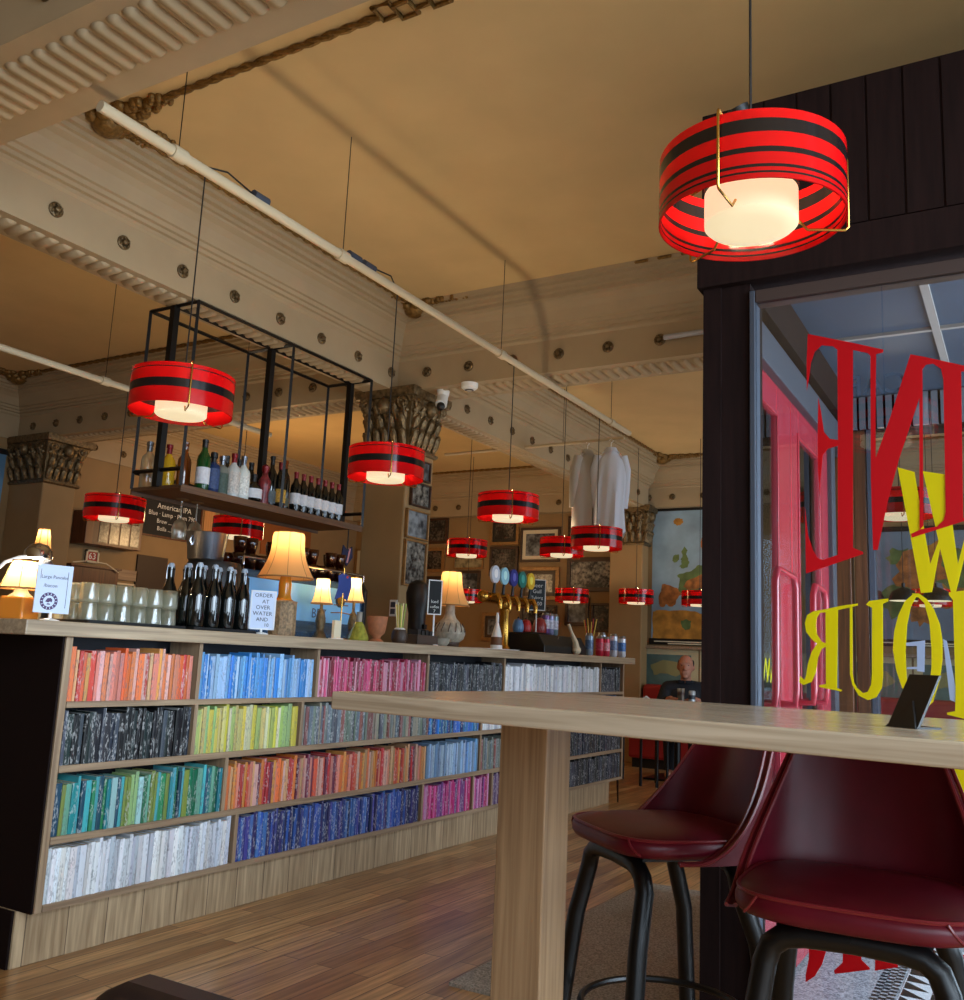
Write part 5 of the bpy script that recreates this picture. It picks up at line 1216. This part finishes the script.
def wall_map(label, axis, base, a0, a1, z0, z1, seed, polys=None, sea=(140,166,184)):
    ca, cz = (a0+a1)/2, (z0+z1)/2; hw, hh = (a1-a0)/2, (z1-z0)/2
    t = thing('wall_map', label, 'map', (ca, base, cz) if axis == 'y' else (base, ca, cz))
    bx_ = (lambda u0,v0,u1,v1,d0,d1: (u0,-d1,v0,u1,-d0,v1)) if axis == 'y' else (lambda u0,v0,u1,v1,d0,d1: (d0,u0,v0,d1,u1,v1))
    fn = (lambda u, v, w_: (u, -w_, v)) if axis == 'y' else (lambda u, v, w_: (w_, u, v))
    MB().box(*bx_(-hw,-hh,hw,hh,.004,.010)).build('sheet', mat('map_sea_%d' % seed, sea, .6, noise=.28, nscale=2.6), t)
    MB().box(*bx_(-hw-.02,hh-.03,hw+.02,hh+.02,0,.022)).build('top_rod', M['black'], t); MB().box(*bx_(-hw-.02,-hh-.05,hw+.02,-hh+.02,0,.022)).build('bottom_rod', M['black'], t)
    lg = MB().box(*bx_(-hw+.04,-hh-.02,hw-.3,-hh-.008,.022,.024)).box(*bx_(-hw+.2,-hh-.042,hw-.1,-hh-.03,.022,.024)); lg.build('legend_strip', M['cream'], t)
    rd = random.Random(seed)
    LAND = [mat('map_ochre_%d' % seed, (182,126,48), .6, noise=.4, nscale=9), mat('map_green_%d' % seed, (92,112,62), .6, noise=.4, nscale=9), mat('map_brown_%d' % seed, (164,100,46), .6, noise=.5, nscale=14)]
    if polys is None:
        polys = []
        for i in range(9):
            cx, cy, r = rd.uniform(-hw*.8, hw*.8), rd.uniform(-hh*.8, hh*.8), rd.uniform(.1, .3)
            pl = []
            for k in range(18):
                a = 2*PI*k/18; q = r*rd.uniform(.65, 1.2)
                pl.append((max(-hw+.01, min(hw-.01, cx+q*math.cos(a))), max(-hh+.03, min(hh-.04, cy+q*math.sin(a)*.8))))
            polys.append((pl, i % 3))
    for i, (pl, k) in enumerate(polys):
        MB().prism(pl, fn, .010, .0106+.0002*i).build('landmass', LAND[k], t)
    return t
EX = lambda zx, zy: (-3.749+(zx/5.886+640-651)*.0117+3.18, 2.87-(zy/5.886+490-508)*.0114-2.115)
def jag(pl, seed, amt=.008):
    rd = random.Random(seed); out = []
    for i, p in enumerate(pl):
        q = pl[(i+1) % len(pl)]
        for k in range(3):
            f = k/3; out.append((p[0]+(q[0]-p[0])*f+rd.uniform(-amt, amt)*(k > 0), p[1]+(q[1]-p[1])*f+rd.uniform(-amt, amt)*(k > 0)))
    return out
EU = [([(190,180),(200,168),(225,165),(245,178),(246,195),(228,210),(205,207),(192,196)],0),
 ([(255,335),(275,360),(265,380),(280,410),(285,435),(275,460),(240,465),(225,455),(240,435),(235,415),(245,390),(238,365)],1),
 ([(205,380),(225,385),(225,415),(205,430),(185,420),(190,395)],1),
 ([(520,430),(430,430),(365,445),(330,450),(300,480),(250,495),(215,505),(230,530),(225,575),(215,600),(245,615),(275,600),(310,600),(365,590),(430,610),(520,600)],1),
 ([(520,520),(430,500),(365,500),(320,520),(270,540),(250,575),(280,590),(330,585),(430,580),(520,580)],2),
 ([(125,560),(150,560),(215,580),(235,605),(240,620),(215,645),(205,680),(180,690),(150,675),(140,690),(115,690),(105,640),(120,600)],2),
 ([(72,720),(110,710),(170,715),(240,710),(320,715),(365,730),(520,740),(520,880),(72,880)],0),
 ([(240,770),(270,760),(300,770),(295,810),(265,825),(245,805)],1),
 ([(355,300),(365,280),(430,230),(520,210),(520,380),(420,370),(365,370),(352,340)],2)]
wall_map('large school wall map of western Europe on the far wall behind the seated man', 'y', W, -3.75, -2.61, 1.36, 2.87, 1, [(jag([EX(*p) for p in pl], i), k) for i, (pl, k) in enumerate(EU)])
wall_map('colourful wall map seen through the shop window, on the far wall', 'y', W, -1.36, -.25, 1.42, 2.56, 5, None, (112,130,150))
wall_map('pale and blue wall map on the wall at the outer edge behind the bar end', 'x', XW, 4.1, 5.02, 1.40, 2.74, 9, None, (96,136,168))
dd = MB().box(-8.1, 10.2, 1.255, -4.25, 10.27, 1.275)
tag(MB().box(-3.9, 10.16, 1.262, 3.5, 10.27, 1.295).build('wall_ledge', M['shelf'], bevel=.003), 'long wooden ledge on the far wall under the map', 'ledge')
wp = None
for i in range(9):
    x0 = -3.88+.72*i; lb = 'green and cream map panel under the ledge, %s along the far wall from the pilaster' % ORD(i+1)
    t = thing('wainscot_panel', lb, 'panel', (x0+.33, W, 1.02), 0, 'map panels under the ledge')
    MB().box(-.35, -.012, -.24, .35, 0, .24).build('mount', mat('panel_cream', (206,190,146), .6), t); MB().box(-.27, -.016, -.19, .27, -.012, .18).build('print', mat('panel_sea', (92,118,110), .6, noise=.3, nscale=5), t)
    MB().prism(jag([(-.2,.06),(-.05,.12),(.12,.1),(.2,.0),(.1,-.06),(-.05,-.03),(-.16,-.05)], i), lambda u, v, w_: (u, -w_, v), .016, .018).build('landmass', mat('panel_land', (150,146,96), .6), t)
# pictures on the column face
for a0,a1,z0,z1,fr,i_,lb in ((5.15,5.36,2.255,2.40,'frame_d',2,'dark framed picture on the column just under the capital'), (5.14,5.375,2.07,2.24,'frame_d',0,'small framed page of dark lettering on the column'),
      (5.105,5.37,1.845,2.045,'frame_g',2,'pale blue and grey framed print on the column'), (5.105,5.365,1.52,1.835,'frame_g',0,'framed portrait print lowest on the column')):
    picture(lb, 'x', -3.625, a0, a1, z0, z1, M[fr], PH[i_], None, .012, 'framed pictures on the column')
sk = thing('wall_socket', 'white double socket plate low on the column front', 'socket', (-3.66, 5.09, 1.365))
MB().box(-.03, -.008, -.055, .03, 0, .055).build('plate', M['white'], sk, bevel=.003); MB().box(-.018, -.012, -.04, .018, -.008, -.005).box(-.018, -.012, .005, .018, -.008, .04).build('outlet', M['alu'], sk)
for i, (y, z) in enumerate(((3.52, 0), (3.63, 0))):
    t = thing('wine_glass', 'stemmed glass hanging upside down under the rack shelf, %s of the pair' % ('left' if i == 0 else 'right'), 'glass', (-4.0, y, RZ0-.012), 0, 'wine glasses under the rack')
    MB().lathe([(.034,-.002),(.034,-.006),(.006,-.014),(.0045,-.03),(.0045,-.11)], 18).build('stem', M['clear'], t, smooth=True); MB().lathe([(.0045,-.11),(.03,-.13),(.042,-.17),(.036,-.225)], 20).build('bowl', M['clear'], t, smooth=True)

# ------------------------------------------------------------------ far seating: banquette, man at a small table
bq = thing('banquette', 'long red upholstered bench along the far wall under the map panels', 'bench', (0, 0, 0))
MB().box(-3.76, 9.62, .10, 3.4, 10.2, .40).build('seat', mat('red_upholstery', (146,22,24), .5), bq, bevel=.03); MB().box(-3.76, 10.02, .40, 3.4, 10.25, .865).build('backrest', mat('red_upholstery_back', (152,24,24), .5), bq, bevel=.04); MB().box(-3.74, 9.7, 0, 3.4, 10.2, .10).build('plinth', M['black'], bq)
def bistro_table(label, x, y):
    t = thing('cafe_table', label, 'table', (x, y, 0))
    MB().box(-.36, -.34, .70, .36, .34, .725).build('tabletop', M['black'], t, bevel=.004); MB().cyl((0,0,.02), (0,0,.70), .03, n=14).build('pedestal', M['blackmetal'], t, smooth=True); MB().box(-.25,-.25,0,.25,.25,.02).build('base', M['blackmetal'], t)
    return t
bistro_table('small black table in front of the seated man', -3.0, 8.98)
def bistro_chair(label, x, y, r):
    t = thing('cafe_chair', label, 'chair', (x, y, 0), r)
    MB().box(-.2, -.2, .42, .2, .2, .46).build('seat', M['black'], t, bevel=.012); MB().box(-.2, .17, .46, .2, .2, .69).build('backrest', M['black'], t, bevel=.01)
    for sx in (-.17,.17):
        for sy in (-.17,.17): MB().cyl((sx,sy,0), (sx,sy,.43), .014, n=8).build('leg', M['blackmetal'], t)
bistro_chair('black chair tucked at the small table, closer to the bar', -3.25, 8.42, math.radians(176)); bistro_chair('black chair tucked at the small table, closer to the porch', -2.78, 8.42, math.radians(184))
cn = thing('drink_can', 'silver and white can on the table in front of the man', 'can', (-2.86, 8.98, .725)); MB().lathe([(.024,0),(.033,.008),(.033,.112),(.027,.122)], 18).build('body', mat('can_silver', (190,196,200), .3, .3), cn, smooth=True); MB().disc((0,0,.12), .027).build('lid', M['silver'], cn); MB().lathe([(.0333,.04),(.0333,.08)], 18).build('label', mat('can_dark', (60,66,74), .4), cn, smooth=True)
dr = thing('beer_glass', 'tall glass of dark red drink beside the can on the small table', 'glass', (-2.95, 8.92, .725)); MB().lathe([(.001,0),(.03,0),(.036,.14),(.034,.14),(.028,.006),(.001,.006)], 18).build('glass', M['clear'], dr, smooth=True); MB().lathe([(.001,.01),(.0275,.01),(.033,.11),(.001,.11)], 18).build('drink', mat('dark_drink', (90,30,30), .2), dr, smooth=True)
np_ = tag(MB().box(-.07,-.05,0,.07,.05,.012).prism([(-.05,.012),(.05,.012),(.0,.05)], lambda u, v, w_: (u, w_, v), -.02, .02).build('paper_napkin', M['white'], None, loc=(-3.28, 8.86, .725)), 'crumpled white napkin on the small black table', 'napkin')

def capsule(mb, pts, rr, n=14):
    mb.tube(pts, rr, n)
    for p, r in zip(pts, rr): mb.ball(p, r, n, 8)
def remesh(o, vox, it=6):
    r = o.modifiers.new('remesh', 'REMESH'); r.mode = 'VOXEL'; r.voxel_size = vox; r.use_smooth_shade = True
    s_ = o.modifiers.new('smooth', 'SMOOTH'); s_.iterations = it; s_.factor = .5
man = thing('person', 'man in a dark shirt sitting at the small table under the map', 'person', (-3.08, 9.46, 0), math.radians(14))
b = MB()
b.ball((0,.03,.47), (.165,.13,.11)); b.ball((0,.03,.60), (.165,.13,.15)); b.ball((0,.03,.75), (.185,.115,.15))
capsule(b, [(-.17,.03,.845),(0,.03,.86),(.17,.03,.845)], [.065,.075,.065]); capsule(b, [(0,.03,.87),(0,.01,.965)], [.058,.053])
b.ball((0,-.01,1.085), (.077,.096,.108), 20, 14); b.ball((0,-.035,1.01), (.058,.068,.062), 16, 10); b.ball((0,-.085,.972), (.026,.022,.02))
capsule(b, [(0,-.098,1.085),(0,-.122,1.05)], [.011,.017]); b.ball((-.018,-.104,1.048), .011); b.ball((.018,-.104,1.048), .011)
capsule(b, [(-.045,-.086,1.104),(-.012,-.101,1.107)], [.012,.010]); capsule(b, [(.045,-.086,1.104),(.012,-.101,1.107)], [.012,.010])
capsule(b, [(-.022,-.094,1.012),(.022,-.094,1.012)], [.009,.009]); capsule(b, [(-.018,-.092,1.0),(.018,-.092,1.0)], [.010,.010])
for s in (-1, 1):
    b.ball((s*.079,.005,1.07), (.013,.022,.034))
    capsule(b, [(s*.185,.03,.835),(s*.235,-.05,.69),(s*.245,-.11,.62)], [.058,.050,.044]); capsule(b, [(s*.245,-.11,.62),(s*.18,-.25,.72),(s*.12,-.36,.757)], [.044,.040,.028])
    b.ball((s*.09,-.405,.757), (.036,.045,.018)); 
    for k, (dx, ln) in enumerate(((-.030,.062),(-.011,.074),(.010,.078),(.030,.068))):
        px = s*.085 + dx
        capsule(b, [(px,-.435,.758),(px-s*.006,-.435-ln*.5,.762),(px-s*.012,-.435-ln*.85,.748)], [.0095,.0088,.0078], 8)
    capsule(b, [(s*.062,-.40,.757),(s*.035,-.425,.755),(s*.022,-.45,.752)], [.012,.0105,.009], 8)
    capsule(b, [(s*.095,.0,.46),(s*.12,-.40,.48)], [.088,.062]); capsule(b, [(s*.12,-.40,.48),(s*.12,-.38,.26),(s*.12,-.37,.09)], [.062,.055,.038])
    capsule(b, [(s*.12,-.36,.05),(s*.125,-.50,.035)], [.045,.034])
o = b.build('body', mat('skin', (186,128,104), .5), man, smooth=True); remesh(o, .0075, 3)
b = MB(); b.ball((0,.03,.60), (.182,.147,.165)); b.ball((0,.03,.75), (.20,.132,.155)); b.ball((0,.03,.50), (.185,.15,.12))
capsule(b, [(-.175,.03,.845),(0,.035,.865),(.175,.03,.845)], [.08,.082,.08])
for s in (-1, 1): capsule(b, [(s*.188,.03,.835),(s*.238,-.05,.69),(s*.248,-.11,.62)], [.073,.066,.060]); capsule(b, [(s*.248,-.11,.62),(s*.19,-.235,.71),(s*.16,-.29,.735)], [.060,.054,.046])
o = b.build('shirt', mat('dark_shirt', (28,32,40), .8), man, smooth=True); remesh(o, .012, 4)
b = MB()
for s in (-1, 1): b.prism([(0,-.098),(s*.07,-.085),(s*.085,-.02),(s*.035,-.055)], lambda u, v, w_: (u, v+.01-(w_-.9)*.3, w_), .905, .935)
b.build('collar', mat('dark_collar', (24,28,36), .8), man, bevel=.004)
b = MB()
for s in (-1, 1): capsule(b, [(s*.095,.0,.465),(s*.12,-.40,.485)], [.10,.074]); capsule(b, [(s*.12,-.40,.485),(s*.12,-.38,.26),(s*.12,-.37,.10)], [.074,.066,.056])
b.ball((0,.03,.46), (.18,.145,.10)); o = b.build('trousers', mat('dark_trousers', (24,24,30), .85), man, smooth=True); remesh(o, .014, 3)
b = MB()
for s in (-1, 1):
    b.ball((s*.068,.028,1.10), (.016,.05,.045)); b.ball((s*.075,-.012,1.10), (.008,.02,.03))
b.ball((0,.078,1.085), (.066,.026,.055)); o = b.build('hair', mat('short_dark_hair', (52,40,34), .9), man, smooth=True); remesh(o, .006, 2)
b = MB()
for s in (-1, 1): b.ball((s*.03,-.093,1.087), (.0115,.007,.0065), 10, 6)
b.build('eyes', mat('eye_dark', (34,26,24), .3), man, smooth=True)

# black dome lamps over the far tables, seen through the window
for x, lb in ((-1.03,'black dome lamp seen through the window between the yellow letters'), (-.80,'black dome lamp seen through the yellow letter O'), (-.58,'black dome lamp seen at the right behind the yellow letters')):
    t = thing('dome_lamp', lb, 'pendant lamp', (x, 7.5, 1.62), 0, 'black dome lamps')
    MB().lathe([(.10,0),(.098,.03),(.075,.07),(.03,.095),(.012,.10),(.012,.13)], 24).build('dome', M['black'], t, smooth=True); MB().lathe([(.098,.0),(.094,.006),(.001,.01)], 24).build('diffuser', M['opal'], t, smooth=True); MB().cyl((0,0,.12), (0,0,CZ-1.62), .0025, n=6).build('cord', M['black'], t)
